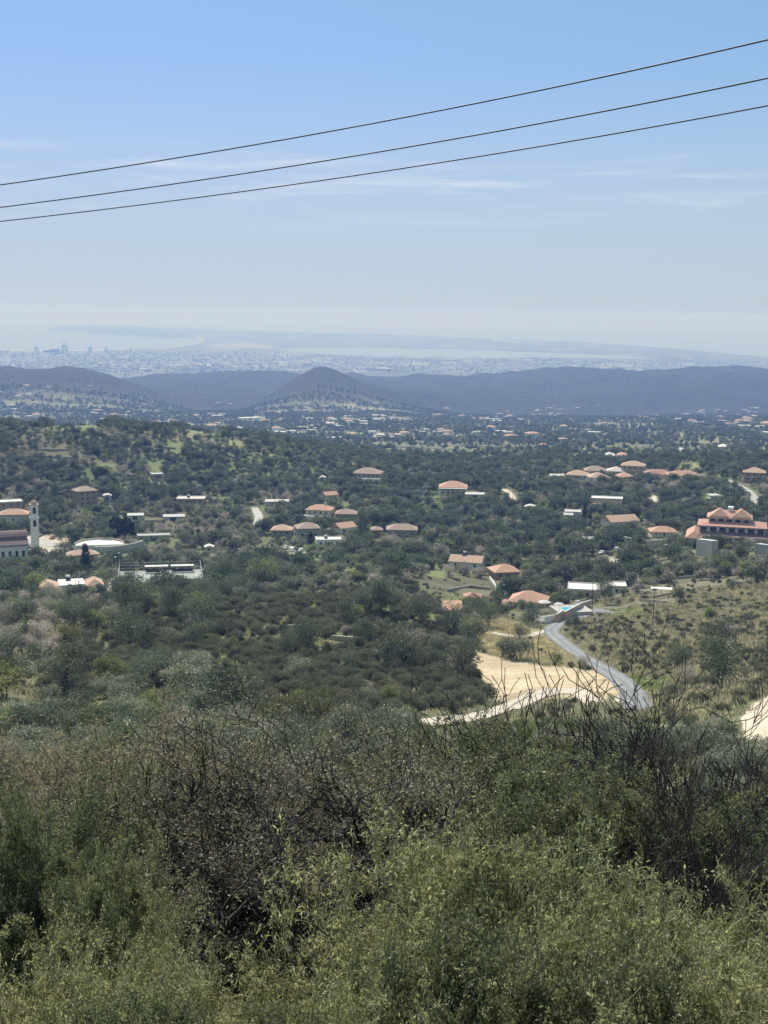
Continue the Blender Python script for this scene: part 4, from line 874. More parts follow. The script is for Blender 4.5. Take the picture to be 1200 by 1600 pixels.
for (kind, zn_), lst in FARH.items():
    for it, wd in ordered(lst, lambda q: q[1], lambda q: q[2]): tag(it[0], f'{kind} house {zn_}{wd}', 'house', 'scattered houses of the valley')
# --- the town on the coastal plain reads as one mass of pale blocks
tv, tf = MB(), None
TN = 0
while TN < 3400:
    px = rnd.uniform(-40, 1240); py = rnd.triangular(546, 590, 568)
    dens = (1.0 if px < 440 else (.45 if px < 620 else (.75 if 780 < px < 880 else .22))) * (1 if py > 556 or px < 330 else .25)
    if rnd.random() > dens: continue
    v = ray(px, py); kk = math.hypot(v[0], v[1]); d = 450 / max(-v[2] / kk, 1e-4)
    d = -v[2] / kk; d = (d - math.sqrt(max(d * d - 4 * (CAMZ - 8) / REARTH2, 0))) / 2 * REARTH2
    if not 7200 < d < 14200: continue
    if fbm(np.array([px / 30.]), np.array([py / 4.]))[0] < -.12: continue
    x, y = v[0] / kk * d, v[1] / kk * d; z = float(hz(x, y)); pp = project(x, y, z)
    if inpoly(*[np.array([q]) for q in project(x, y, -curv(d))], BAY)[0] or inpoly(*[np.array([q]) for q in project(x, y, -curv(d))], LAKE)[0]: continue
    big = rnd.random() < .1; w_ = rnd.uniform(50, 130) if big else rnd.uniform(10, 34); dd_ = rnd.uniform(25, 60) if big else rnd.uniform(10, 25); hh = rnd.uniform(7, 12) if big else rnd.choice((6, 8, 10, 14, 20, 28) if px < 440 else (5, 7, 9))
    tv.box(x - w_ / 2, x + w_ / 2, y - dd_ / 2, y + dd_ / 2, z - 3, z + hh); TN += 1
me = bpy.data.meshes.new('town_buildings'); me.from_pydata(tv.v, [], tv.f); me.materials.append(M['white']); me.materials.append(M['conc']); me.materials.append(M['pink']); me.update()
mi = np.repeat(np.random.RandomState(5).choice([0, 1, 2], TN, p=[.5, .33, .17]), 6).astype(np.int32); me.polygons.foreach_set('material_index', mi)
tag(link('town_buildings', me), 'dense pale coastal town spread over the plain behind the ridges', 'town', kind='stuff')
# --- port cranes, tank, quay, ship
def crane(px, hpx, label, boom=1):
    v = ray(px, 546.5); kk = math.hypot(v[0], v[1]); d = 13400; x, y = v[0] / kk * d, v[1] / kk * d; z = max(float(hz(x, y)), -curv(d) + 1.5); s_ = hpx * d / FPX / 60.
    o = tag(empty('port_crane', (x, y, z), rnd.uniform(-.15, .15)), label, 'crane', 'gantry cranes in the port'); o.scale = (s_, s_, s_)
    for sx_ in (-10, 10):
        b = MB(); b.box(sx_ - 1.4, sx_ + 1.4, -10, -7, 0, 30); b.box(sx_ - 1.4, sx_ + 1.4, 7, 10, 0, 30); b.build('leg', M['crane'], o)
    b = MB(); b.box(-12, 12, -10, 10, 30, 35); b.box(-12, 12, -9, -7, 14, 17); b.build('portal_beam', M['crane'], o)
    b = MB(); b.box(-1.6, 1.6, -45, 30, 35.1, 38); b.build('boom', M['crane'], o)
    b = MB(); b.tube((-6, 0, 35), (0, 0, 60), 1.1, 1.1, 5); b.tube((6, 0, 35), (0, 0, 60), 1.1, 1.1, 5); b.tube((0, 0, 59), (0, -44, 37), .5, .5, 4); b.build('apex_frame', M['crane'], o)
crane(57, 13, 'leftmost gantry crane in the port, standing alone'); crane(91, 10, 'shortest gantry crane, left of a taller one in the port'); crane(101, 18, 'tallest gantry crane in the port'); crane(141, 13, 'left crane of the pair right of the tallest crane'); crane(166, 13, 'rightmost gantry crane in the port')
def farpt(px, d): v = ray(px, 546); kk = math.hypot(v[0], v[1]); return v[0] / kk * d, v[1] / kk * d
x, y = farpt(82, 13300); b = MB(); b.box(-90, -20, -30, 30, -3, 32); b.box(-20, 60, -30, 30, -3, 45); b.box(60, 110, -30, 30, -3, 28); tag(b.build('silo_block', M['crane'], None, (x, y, -curv(13300) + 2)), 'dark grain silo block between the port cranes', 'silo')
x, y = farpt(30, 13900); b = MB(); b.box(-600, 350, -40, 40, -12, 6); tag(b.build('quay', M['conc'], None, (x, y, -curv(13900))), 'long low quay at the left edge of the bay', 'quay')
v = ray(519, 511.5); kk = math.hypot(v[0], v[1]); d = 52000; b = MB()
pr = [(-150, 12), (-140, -2), (140, -2), (160, 16), (-150, 14)]; b.v = [(x_, -18, z_) for x_, z_ in pr] + [(x_, 18, z_) for x_, z_ in pr]; b.f = [[0, 1, 2, 3, 4], [9, 8, 7, 6, 5]] + [[i, 5 + i, 5 + (i + 1) % 5, (i + 1) % 5] for i in range(5)]
sh = b.build('hull', M['crane']); root = tag(empty('ship', (v[0] / kk * d, v[1] / kk * d, -curv(d) + 0), .1), 'tiny dark cargo ship on the hazy horizon', 'ship'); sh.parent = root
b = MB(); b.box(-130, -95, -15, 15, 14.01, 48); b.build('deckhouse', M['crane'], root)
# --- overhead cables
def cable(name, label, r0, r1, sag, d0, d1, rad):
    b = []; n_ = 120; V_ = []; F_ = []
    for i in range(n_ + 1):
        s_ = -1.0 + 3.6 * i / n_; px = 1200 * s_; row = r0 + (r1 - r0) * s_ + sag * 4 * s_ * (1 - s_); d = 1 / ((1 - s_) / d0 + s_ / d1) if (1 - s_) / d0 + s_ / d1 > 0 else d0
        b.append(at(px, row, d))
    b = np.array(b); k_ = 8
    for i, p in enumerate(b):
        t_ = b[min(i + 1, n_)] - b[max(i - 1, 0)]; t_ /= np.linalg.norm(t_); u_ = np.cross(t_, [0, 0, 1]); u_ /= np.linalg.norm(u_); w_ = np.cross(t_, u_)
        for j in range(k_): V_.append(p + rad * (u_ * math.cos(2 * PI * j / k_) + w_ * math.sin(2 * PI * j / k_)))
    for i in range(n_):
        for j in range(k_): F_.append((i * k_ + j, i * k_ + (j + 1) % k_, (i + 1) * k_ + (j + 1) % k_, (i + 1) * k_ + j))
    tag(link(name, np_mesh(name, np.array(V_), F_, None, [M['cableblack']], smooth=True)), label, 'cable', 'overhead cables')
cable('overhead_cable', 'topmost of the three dark cables across the sky', 289, 62, 14, 27, 17, .012)
cable('overhead_cable', 'middle of the three dark cables across the sky', 324, 122, 13, 27, 17, .0115)
cable('overhead_cable', 'lowest of the three dark cables across the sky', 346, 165, 12, 27, 17, .0105)
# ================================================================= vegetation
LM = dict(
 ever=leaf_mat('evergreen_leaves', (.075, .095, .072), (.16, .185, .125), .35, .05),
 olive=leaf_mat('olive_leaves', (.16, .175, .14), (.29, .3, .235), .35, .07),
 shrub=leaf_mat('shrub_leaves', (.075, .08, .062), (.18, .185, .125), .35, .04, .35),
 lime=leaf_mat('fresh_green_leaves', (.14, .17, .075), (.25, .28, .125), .5, .04),
 bloss=leaf_mat('pale_blossom', (.3, .26, .25), (.6, .53, .52), .3, .02),
 dry=leaf_mat('dry_stems', (.32, .28, .2), (.66, .58, .44), .4, .04),
 cyp=leaf_mat('cypress_leaves', (.025, .038, .022), (.05, .068, .035), .25, .04),
 near_ol=leaf_mat('narrow_grey_green_leaves', (.1, .095, .075), (.58, .53, .43), .5, .05, .25, .5),
 near_gr=leaf_mat('small_green_leaves', (.07, .085, .055), (.36, .39, .24), .5, .04, .25, .5),
 near_br=leaf_mat('bright_young_leaves', (.08, .09, .05), (.56, .58, .38), .55, .04, .25, .5))
M['twig'] = mat('grey_twigs', (.12, .1, .09), noise=.3, scale=8); M['darktwig'] = mat('dark_twigs', (.055, .045, .045), noise=.3, scale=8); M['palestem'] = mat('pale_green_stems', (.34, .31, .16), noise=.3, scale=8)
def unit(a): return a / (np.linalg.norm(a, axis=-1, keepdims=True) + 1e-9)
def quads(P, D, L, W, rs):
    """one rhombic blade per point; P base, D direction"""
    n_ = len(P); S_ = unit(np.cross(D, rs.normal(size=(n_, 3)))); L = np.asarray(L).reshape(-1, 1) * np.ones((n_, 1)); W = np.asarray(W).reshape(-1, 1) * np.ones((n_, 1))
    droop = np.array([0, 0, -1.]) * L * .12
    V_ = np.stack([P, P + D * L * .45 + S_ * W / 2, P + D * L + droop, P + D * L * .45 - S_ * W / 2], 1).reshape(-1, 3)
    return V_, np.arange(n_ * 4).reshape(-1, 4)
def crown_mesh(name, m, h, r, nb, nq, s, seed, base=.3, asp=.62, jag=.35, cone=False, sw=.7):
    rs = np.random.RandomState(seed); cz_ = h * (base + 1) / 2; hz_ = h * (1 - base) / 2
    u = unit(rs.normal(size=(nb, 3))); rad = rs.rand(nb, 1) ** .45
    c = u * rad * np.array([r * .72, r * .72, hz_ * .72]) + [0, 0, cz_]
    br = r * rs.uniform(.24, .46, nb)
    if cone:
        zz = rs.rand(nb); c = np.stack([np.cos(zz * 40) * r * .25 * (1 - zz), np.sin(zz * 40) * r * .25 * (1 - zz), h * (.04 + .86 * zz)], 1); br = r * (1.05 - .8 * zz ** 1.4) * .8
    pick = rs.randint(0, nb, nq); d_ = unit(rs.normal(size=(nq, 3)) + [0, 0, .15]); k_ = br[pick][:, None] * rs.uniform(1 - jag * 1.6, 1 + jag * .5, (nq, 1))
    P = c[pick] + d_ * k_ * ([1, 1, 1.7] if cone else [1, 1, .85]); P[:, 2] = np.maximum(P[:, 2], .02)
    D = unit(d_ + rs.normal(size=(nq, 3)) * .8); L = s * rs.uniform(.6, 1.4, nq)
    V_, F_ = quads(P, D, L, L * sw, rs)
    v_ = np.clip(rs.rand(nb)[pick] * .5 + rs.rand(nq) * .5, 0, 1)
    return np_mesh(name, V_, F_, None, [m], attrs={'v': ('FLOAT', 'POINT', np.repeat(v_, 4))})
def tubes_mesh(name, lines, m, sides=(7, 5, 4, 3, 3, 3)):
    V_, F_ = [], []; off_ = 0
    for pts, rad, lev in lines:
        k_ = sides[min(lev, 5)]; pts = np.asarray(pts); n_ = len(pts); t_ = unit(np.gradient(pts, axis=0)); a = np.where(np.abs(t_[:, 2:3]) > .9, [[1., 0, 0]], [[0, 0, 1.]])
        u = unit(np.cross(t_, a)); w_ = np.cross(t_, u); an = np.arange(k_) * 2 * PI / k_
        R_ = np.asarray(rad)[:, None, None]
        V_.append((pts[:, None] + R_ * (u[:, None] * np.cos(an)[None, :, None] + w_[:, None] * np.sin(an)[None, :, None])).reshape(-1, 3))
        i_, j_ = np.meshgrid(np.arange(n_ - 1), np.arange(k_), indexing='ij'); j2 = (j_ + 1) % k_
        F_.append(np.stack([i_ * k_ + j_, i_ * k_ + j2, (i_ + 1) * k_ + j2, (i_ + 1) * k_ + j_], -1).reshape(-1, 4) + off_); off_ += n_ * k_
    return np_mesh(name, np.concatenate(V_), np.concatenate(F_), None, [m], smooth=True)
def skeleton(seed, h, trunks=3, levels=4, kids=(5, 5, 5, 4), spread=.5, r0=.09, wig=.22, trop=.08, lratio=.62, lean=.3, ang=(.5, 1.05), hor=1.0):
    R_ = random.Random(seed); lines = []; tips = []
    def go(p, d, L, r, lev):
        n_ = 7 if lev == 0 else (6 if lev == 1 else 4); pts = [p]; rad = [r]; q = p; spots = []
        for k_ in range(n_):
            w_ = wig * (1 + .3 * lev); d = d + Vector((R_.gauss(0, w_), R_.gauss(0, w_), R_.gauss(0, w_ * .6) + trop)); d.normalize()
            q = q + d * (L / n_); pts.append(q); rad.append(r * (1 - .62 * (k_ + 1) / n_)); spots.append((q, d.copy(), rad[-1]))
        lines.append((np.array([tuple(a) for a in pts]), np.array(rad), lev))
        if lev == levels: 
            for a, b in zip(pts[:-1], pts[1:]): tips.append((a, b))
            return
        if lev == levels - 1:
            for a, b in zip(pts[1:-1], pts[2:]): tips.append((a, b))
        nk = kids[min(lev, len(kids) - 1)]
        for k_ in range(nk):
            f_ = R_.uniform(.3 if lev == 0 else .2, 1); s_ = spots[min(n_ - 1, int(f_ * n_))]; dd = s_[1]; ax = dd.orthogonal().normalized(); ax.rotate(Matrix.Rotation(R_.uniform(0, 2 * PI), 3, dd)); nd_ = dd.copy(); nd_.rotate(Matrix.Rotation(R_.uniform(*ang), 3, ax))
            nd_.z *= hor; nd_.normalize()
            go(s_[0], nd_, L * lratio * R_.uniform(.75, 1.2), s_[2] * .8, lev + 1)
    for i in range(trunks):
        a = 2 * PI * i / trunks + R_.uniform(-.5, .5); d = Vector((math.cos(a) * lean, math.sin(a) * lean, 1)).normalized()
        go(Vector((math.cos(a) * r0 * 1.1, math.sin(a) * r0 * 1.1, -.3)), d, h * .62 * R_.uniform(.85, 1.1), r0 * R_.uniform(.75, 1.1), 0)
    return lines, tips
def tip_leaves(name, tips, per, L, W, m, seed, spreadout=.03, along=.5, keep=1.0, clip=None):
    rs = np.random.RandomState(seed); A = np.array([tuple(a) for a, b in tips]); B = np.array([tuple(b) for a, b in tips])
    n_ = len(A) * per; i_ = rs.randint(0, len(A), n_); t_ = rs.rand(n_, 1); P = A[i_] * (1 - t_) + B[i_] * t_ + rs.normal(size=(n_, 3)) * spreadout
    D = unit(unit(B[i_] - A[i_]) * along + rs.normal(size=(n_, 3)) * .6); V_, F_ = quads(P, D, L * rs.uniform(.6, 1.35, n_), W * rs.uniform(.7, 1.3, n_), rs)
    v_ = np.clip(rs.rand(len(A))[i_] * .4 + rs.rand(n_) * .6, 0, 1) ** 1.8
    return np_mesh(name, V_, F_, None, [m], attrs={'v': ('FLOAT', 'POINT', np.repeat(v_, 4))})
def fit(lines, tips, h):
    z = max(l_[0][:, 2].max() for l_ in lines); k_ = h / z
    return [(a * k_, r * k_, l_) for a, r, l_ in lines], [(a * k_, b * k_) for a, b in tips]
# --- the near plants, full detail
NEAR = {}
def near_kind(key, h, sk, per, L, W, m, nv=2, bark='trunk', spr=.03, sides=(9, 6, 4, 3, 3, 3), rmin=.004):
    for v_ in range(nv):
        ln, tp = fit(*skeleton(sum(map(ord, key)) * 3 + v_, h, **sk), h); ln = [(a, np.maximum(r, rmin), l_) for a, r, l_ in ln]
        if key in ('willowy', 'forked'): tp = [q for q in tp if q[0].z > h * (.34 if key == 'willowy' else .5)]; ln = [x for x in ln if x[2] < 3 or x[0][-1][2] > h * (.3 if key == 'willowy' else .48)]; ln = [x for x in ln if key == 'willowy' or x[2] < 2 or x[0][-1][2] > h * .34]
        big = [x for x in ln if x[2] <= 1]; small = [x for x in ln if x[2] > 1]
        NEAR.setdefault(key, []).append((tubes_mesh(key + '_trunk', big, M['trunk'], sides), tubes_mesh(key + '_twigs', small, M[{'trunk': 'darktwig', 'trunkg': 'twig', 'palestem': 'palestem'}[bark]], sides), tip_leaves(key + '_leaves', tp, per, L, W, m, v_ + 5, spr) if per else None, h))
near_kind('willowy', 5.5, dict(trunks=4, levels=4, kids=(6, 6, 6, 4), r0=.26, lean=.38, wig=.2, trop=.05), 5, .068, .017, LM['near_ol'], rmin=.006)
near_kind('forked', 5.5, dict(trunks=3, levels=4, kids=(6, 6, 6, 4), r0=.46, lean=.42, wig=.17, trop=.05, lratio=.66), 5, .068, .017, LM['near_ol'], rmin=.006)
near_kind('strawy', 5.5, dict(trunks=4, levels=4, kids=(6, 6, 6, 4), r0=.14, lean=.45, wig=.2, trop=.05), 8, .07, .016, LM['dry'], 2, 'trunkg', rmin=.005)
near_kind('leafy', 4.2, dict(trunks=6, levels=4, kids=(7, 6, 5, 4), r0=.05, lean=.65, wig=.2, trop=.04, hor=.9), 13, .045, .022, LM['near_gr'])
near_kind('bare', 6.0, dict(trunks=4, levels=3, kids=(7, 6, 5), r0=.11, lean=.5, wig=.17, trop=.08, ang=(.35, .85), lratio=.66), 0, 0, 0, None, 3, rmin=.0085)
near_kind('bright', 2.6, dict(trunks=8, levels=3, kids=(9, 8, 6), r0=.045, lean=.8, wig=.24, trop=0, lratio=.6), 7, .062, .017, LM['near_br'], 3, 'palestem', .025)
near_kind('low', 2.0, dict(trunks=7, levels=3, kids=(8, 7, 5), r0=.05, lean=.7, wig=.24, trop=.03, lratio=.6), 9, .04, .019, LM['near_gr'], rmin=.003)
near_kind('airy', 5.0, dict(trunks=7, levels=3, kids=(5, 5, 4), r0=.07, lean=.75, wig=.12, trop=.04, ang=(.35, .8)), 4, .1, .045, LM['lime'], 1, 'trunkg', rmin=.011)
def gp(px, d, row=1350):
    v = ray(px, row); k_ = math.hypot(v[0], v[1]); x, y = v[0] / k_ * d, v[1] / k_ * d; return np.array([x, y, float(hz(x, y))])
def near_plant(key, name, cat, label, group, px, d, h, v_=0, wide=1.0):
    tr, tw, lf, h0 = NEAR[key][v_ % len(NEAR[key])]; o = tag(empty(name, gp(px, d), rnd.uniform(0, 6.28)), label, cat, group); s_ = h / h0; o.scale = (s_ * wide, s_ * wide, s_)
    t_ = link('trunk', tr, o); link('twigs', tw, t_)
    if lf: link('leaves', lf, o)
    return o
NP = [  # kind, column, metres away, row of the top, variant, label
 ('forked', 345, 17.5, 1150, 0, 'tall multi stemmed tree with dark forked trunk, left of centre in the foreground'),
 ('forked', 495, 18.5, 1145, 1, 'tall tree with two dark leaning trunks, at the centre of the foreground'),
 ('willowy', 625, 20.5, 1160, 0, 'greyish tree behind and right of the two leaning trunks'),
 ('willowy', 230, 29, 1165, 1, 'brown grey tree behind the dark forked trunk, on its left'),
 ('willowy', 420, 31, 1140, 0, 'grey tree rising between the two dark trunked trees'),
 ('willowy', 560, 29, 1140, 1, 'pale grey tree crown behind the leaning trunks'),
 ('strawy', 60, 27, 1160, 0, 'straw coloured twiggy tree at the upper left of the foreground'),
 ('strawy', 140, 32, 1150, 1, 'straw coloured tree behind the leftmost shrubs'),
 ('willowy', 300, 34, 1120, 1, 'grey tree at the back of the foreground thicket, left'),
 ('willowy', 690, 26, 1160, 1, 'grey tree at the left edge of the dark green bushes'),
 ('strawy', 400, 22, 1300, 0, 'brown twiggy brush behind the dark forked trunk'), ('strawy', 530, 23, 1320, 1, 'brown twiggy brush behind the two leaning trunks'), ('strawy', 300, 23, 1310, 1, 'brown twiggy brush left of the dark forked trunk'), ('strawy', 610, 17, 1420, 0, 'pale dry brush at the foot of the leaning trunks'),
 ('leafy', 760, 22, 1165, 0, 'large dark green bush right of centre, left of the big pair'),
 ('leafy', 850, 23.5, 1145, 1, 'largest dark green bush, topmost of the green clump right of centre'),
 ('leafy', 935, 21, 1170, 0, 'rounded dark green bush right of the largest one'),
 ('leafy', 1020, 20, 1220, 1, 'grey green bush under the bare dark branches'),
 ('leafy', 1110, 19, 1270, 0, 'low grey green bush near the right edge of the foreground'),
 ('leafy', 1190, 18, 1330, 1, 'dark bush cut by the right edge of the photo'),
 ('leafy', 1060, 25, 1230, 1, 'dark bush behind the low grey green one'),
 ('leafy', 805, 29, 1140, 1, 'green bush behind the largest dark green bush'),
 ('leafy', 700, 31, 1150, 0, 'green bush behind the grey tree right of centre'),
 ('leafy', 30, 13, 1270, 0, 'dense green bush at the left edge of the foreground'),
 ('leafy', 120, 15, 1290, 1, 'green bush second from the left edge of the foreground'),
 ('leafy', 165, 12.5, 1350, 0, 'green bush left of the dark forked trunk'),
 ('leafy', 10, 19, 1200, 1, 'tall green bush behind the leftmost one'),
 ('leafy', 170, 20, 1220, 0, 'green bush between straw coloured trees and front bushes'),
 ('leafy', 690, 16, 1380, 1, 'dark bush right of the leaning trunks'),
 ('bare', 800, 27, 1110, 0, 'leafless dark tree leftmost of the bare ones'),
 ('bare', 880, 29, 1075, 1, 'leafless tree with upright branches below the clearing'),
 ('bare', 940, 26, 1055, 0, 'tallest leafless tree, in front of the end of the road'),
 ('bare', 1010, 25, 1090, 1, 'leafless tree right of the road end'),
 ('bare', 1075, 24, 1100, 0, 'leafless tree with crossing branches left of the pale dirt area'),
 ('bare', 1130, 22, 1110, 1, 'dense leafless tree in front of the pale dirt area'),
 ('bare', 1185, 21, 1120, 0, 'leafless tree cut by the right edge of the photo'),
 ('bare', 1160, 17, 1190, 1, 'small leafless tree with hooked twigs, front right'),
 ('bare', 850, 36, 1090, 0, 'leafless tree far back behind the green clump'),
 ('bright', 620, 9.5, 1440, 0, 'bright sprigged shrub at the centre bottom, left end of the bright hedge'),
 ('bright', 700, 10.5, 1300, 1, 'tallest bright sprigged shrub, left part of the bright thicket'),
 ('bright', 790, 11, 1285, 2, 'bright shrub with arching pale shoots, second from left at the top of the thicket'),
 ('bright', 870, 10.5, 1290, 0, 'bright shrub with long arching shoots at the middle of the thicket'),
 ('bright', 960, 10.5, 1320, 1, 'bright shrub right of the middle of the thicket'),
 ('bright', 1050, 10, 1370, 2, 'bright shrub near the right end of the thicket'),
 ('bright', 1140, 10, 1430, 0, 'bright shrub at the right end of the thicket'),
 ('bright', 1195, 9, 1450, 1, 'bright shrub cut by the lower right edge'),
 ('bright', 650, 7.8, 1480, 2, 'low bright shrub at the bottom edge, right of centre'),
 ('low', 740, 8, 1460, 0, 'low dark green shrub at the bottom edge under the tallest one'),
 ('low', 850, 7.8, 1450, 1, 'low dark green shrub at the bottom edge, middle of the right half'),
 ('bright', 950, 8, 1460, 2, 'low bright shrub at the bottom edge, further right'),
 ('low', 1060, 7.6, 1500, 0, 'low dark green shrub at the bottom edge near the right corner'),
 ('bright', 1160, 7.6, 1520, 1, 'low bright shrub in the lower right corner'),
 ('bright', 235, 10.5, 1440, 0, 'lone bright green shrub in front of the forked trunk, lower left'),
 ('bright', 180, 9, 1530, 1, 'bright low shrub left of the lone bright green one'),
 ('bright', 50, 8, 1520, 2, 'bright sprigs in the lower left corner'),
 ('low', 130, 8, 1540, 0, 'dark green sprigs at the bottom edge, second from the left corner'),
 ('bright', 350, 8, 1590, 1, 'low sprigs at the bottom edge under the forked trunk'),
 ('low', 440, 8.5, 1585, 2, 'low sprigs at the bottom edge between the two trunks'),
 ('bright', 550, 8.8, 1570, 0, 'low sprigs at the bottom edge left of the bright thicket'),
 ('bright', 90, 10.5, 1450, 2, 'bright green shrub in front of the leftmost dense bushes'),
]
NGR = {'low': ('low_shrub', 'shrub', 'low dark shrubs at the bottom edge'), 'forked': ('forked_tree', 'tree', 'grey green trees of the foreground'), 'strawy': ('straw_coloured_tree', 'tree', 'grey green trees of the foreground'), 'willowy': ('grey_green_tree', 'tree', 'grey green trees of the foreground'), 'leafy': ('bush', 'bush', 'green bushes of the foreground'), 'bare': ('bare_tree', 'tree', 'leafless trees of the foreground'), 'bright': ('sprigged_shrub', 'shrub', 'bright sprigged shrubs of the foreground')}
for key, px, d, top_, v_, lb in NP:
    h_ = (at(px, top_, d)[2] - gp(px, d)[2]) * (1.0 if key == 'bright' else 1.05) + (.05 if key == 'bright' else .15)
    a, b_, c_ = NGR[key]; near_plant(key, a, b_, lb, c_, px, d, h_, v_, {'bright': .62, 'low': .6, 'leafy': .8 if d > 17 else .5, 'bare': .85}.get(key, 1))
o = near_plant('airy', 'multi_stemmed_tree', 'tree', 'slender many stemmed tree with airy crown standing before the scrub slope', None, 470, 118, 8.6, 0, 1.0); o.location = gp(470, 135, 1110)
# dead white sprig and thin dead stems, left
def dead(px, d, h_, label, pale=False, seed=3):
    ln, tp = fit(*skeleton(seed, h_, trunks=1, levels=1, kids=(6,), r0=.03, lean=.05, wig=.06, trop=.05, ang=(.7, 1.1)), h_)
    o = link('dead_stem', tubes_mesh('dead_stem', ln, M['line' if pale else 'trunk']), None, gp(px, d)); tag(o, label, 'dead stem', 'dead stems of the foreground')
dead(205, 30, 6.7, 'thin dead stem with pale forked twigs on the left', True, 4); dead(75, 40, 8, 'black dead stem at the upper left of the foreground', False, 5); dead(100, 42, 8.2, 'black dead stem right of the other upper left one', False, 6)
for i, (px, d, h_) in enumerate(((75, 24, 5.3), (110, 23, 4.9), (85, 22, 4.3))): dead(px, d, h_, ['long pale leaning dry stalk, left', 'pale dry stalk right of the leaning one', 'short pale dry stalk below the other two'][i], True, 20 + i)

# --- crowns for the middle distance, in four grains
KINDM = {'evergreen_tree': ('ever', dict(h=5.5, r=2.9, base=.12)), 'olive_tree': ('olive', dict(h=4.6, r=2.7, base=.16)), 'shrub': ('shrub', dict(h=1.9, r=1.55, base=.0)), 'green_tree': ('lime', dict(h=4.2, r=2.3, base=.1)), 'almond_tree': ('bloss', dict(h=4.2, r=2.4, base=.2))}
GRAIN = {'a': (6500, .14, 26), 'b': (2600, .2, 16), 'c': (850, .36, 10), 'd': (170, .9, 6)}
XM = {}
for ki, (kn, (mk_, kw)) in enumerate(KINDM.items()):
    for gi, (gk, (nq, s_, nb)) in enumerate(GRAIN.items()):
        for v_ in range(3 if gk in 'bc' else 2):
            f_ = .62 if kn == 'shrub' else 1
            if kn == 'almond_tree': nq2 = int(nq * .55)
            else: nq2 = nq
            me = crown_mesh(kn + '_crown', LM[mk_], nb=nb, nq=nq2, s=s_ * f_, seed=ki * 50 + gi * 10 + v_, sw=.4 if gk == 'a' else .7, **kw)
            XM.setdefault((kn, gk), []).append(me)
def trunkmesh(h, r, seed, m):
    ln, _ = skeleton(seed, h, trunks=2, levels=1, kids=(4,), r0=r, lean=.25, wig=.12); return tubes_mesh('trunk', ln, m, (5, 4, 3, 3, 3, 3))
TM = {k_: trunkmesh(KINDM[k_][1]['h'] * .9, .13, 9 + i, M['trunkg' if k_ == 'almond_tree' else 'trunk']) for i, k_ in enumerate(KINDM)}
def bare_mesh(seed, nv, h):
    ln, tp = fit(*skeleton(seed, h, trunks=5, levels=3, kids=(6, 5, 4), r0=.05, lean=.6, wig=.15), h); return tubes_mesh('bare_shrub', ln, M['twig'], (4, 3, 3, 3, 3, 3))
# --- stands: candidates over the whole view, thinned by zone
def zone_points(d0, d1, per, n_max=10 ** 6):
    A_ = math.radians(44) * (d1 * d1 - d0 * d0) / 2; n_ = int(min(A_ / per, n_max)); a = np.radians(nr.uniform(-22, 22, n_)); d = np.sqrt(nr.uniform(d0 * d0, d1 * d1, n_))
    x, y = d * np.sin(a), d * np.cos(a); z = hz(x, y); px, py = project(x, y, z); return x, y, z, d, px, py
fx = np.array([f[0] for f in FOOT]); fy = np.array([f[1] for f in FOOT]); fr = np.array([f[2] for f in FOOT]); fs = np.array([f[3] for f in FOOT])
rx = np.array([f[0] for f in ROADPTS]); ry = np.array([f[1] for f in ROADPTS]); rr_ = np.array([f[2] for f in ROADPTS])
def clear_of(x, y, d, rad, h_):
    ok = np.ones(len(x), bool); frd = np.hypot(fx, fy); ux, uy = fx / frd, fy / frd
    for i in range(0, len(x), 4000):
        s_ = slice(i, i + 4000); dx = x[s_, None] - fx[None]; dy = y[s_, None] - fy[None]
        al = -(dx * ux + dy * uy); la = np.abs(dx * uy - dy * ux)        # along = metres in front of the building
        bad = (np.hypot(dx, dy) < fr * .95 + rad[s_, None] * .6)
        lim = 2.1 + al * np.tan(.2) * .85
        bad |= (al > 0) & (al < 34) & (la < fr * .95 + rad[s_, None] * .5) & (h_[s_, None] > lim) & (fs > .9)
        ok[s_] &= ~bad.any(1)
        near_ = d[s_].min() < 1000
        if near_:
            dx = x[s_, None] - rx[None]; dy = y[s_, None] - ry[None]; rd = np.hypot(rx, ry); al = -(dx * rx / rd + dy * ry / rd); la = np.abs(dx * ry / rd - dy * rx / rd)
            bad = np.hypot(dx, dy) < rr_ + rad[s_, None] * .7
            bad |= (al > 0) & (al < 22) & (la < rr_ * .7) & (h_[s_, None] > .25 + al * .24)
            ok[s_] &= ~bad.any(1)
    return ok
HILLOCK = [(90, 1010), (230, 965), (400, 935), (640, 905), (690, 955), (722, 985), (745, 1045), (775, 1085), (778, 1112), (640, 1122), (400, 1122), (300, 1075), (180, 1090), (60, 1080)]
ORCH = [(640, 905), (765, 905), (765, 950), (690, 955), (660, 960)]
BAREZ = [(-50, 930), (150, 940), (200, 985), (110, 1040), (-50, 1060)]
OLGROVE = [(240, 790), (400, 800), (400, 870), (330, 900), (215, 880)]
ALL = []   # (kind, x, y, z, scale, d, px, py, grain)
def add(kind, x, y, z, sc_, d, px, py, grain):
    for q in zip(np.broadcast_to(kind, x.shape), x, y, z, sc_, d, px, py, np.broadcast_to(grain, x.shape)): ALL.append(q)
def stand(d0, d1, per, grain, picker, base_h):
    x, y, z, d, px, py = zone_points(d0, d1, per)
    kind, size, keep = picker(x, y, d, px, py); h_ = size * np.array([KINDM[k_][1]['h'] for k_ in kind]); rad = size * np.array([KINDM[k_][1]['r'] for k_ in kind])
    ok = keep & clear_of(x, y, d, rad, h_)
    add(kind[ok], x[ok], y[ok], z[ok] - .1, size[ok], d[ok], px[ok], py[ok], grain)
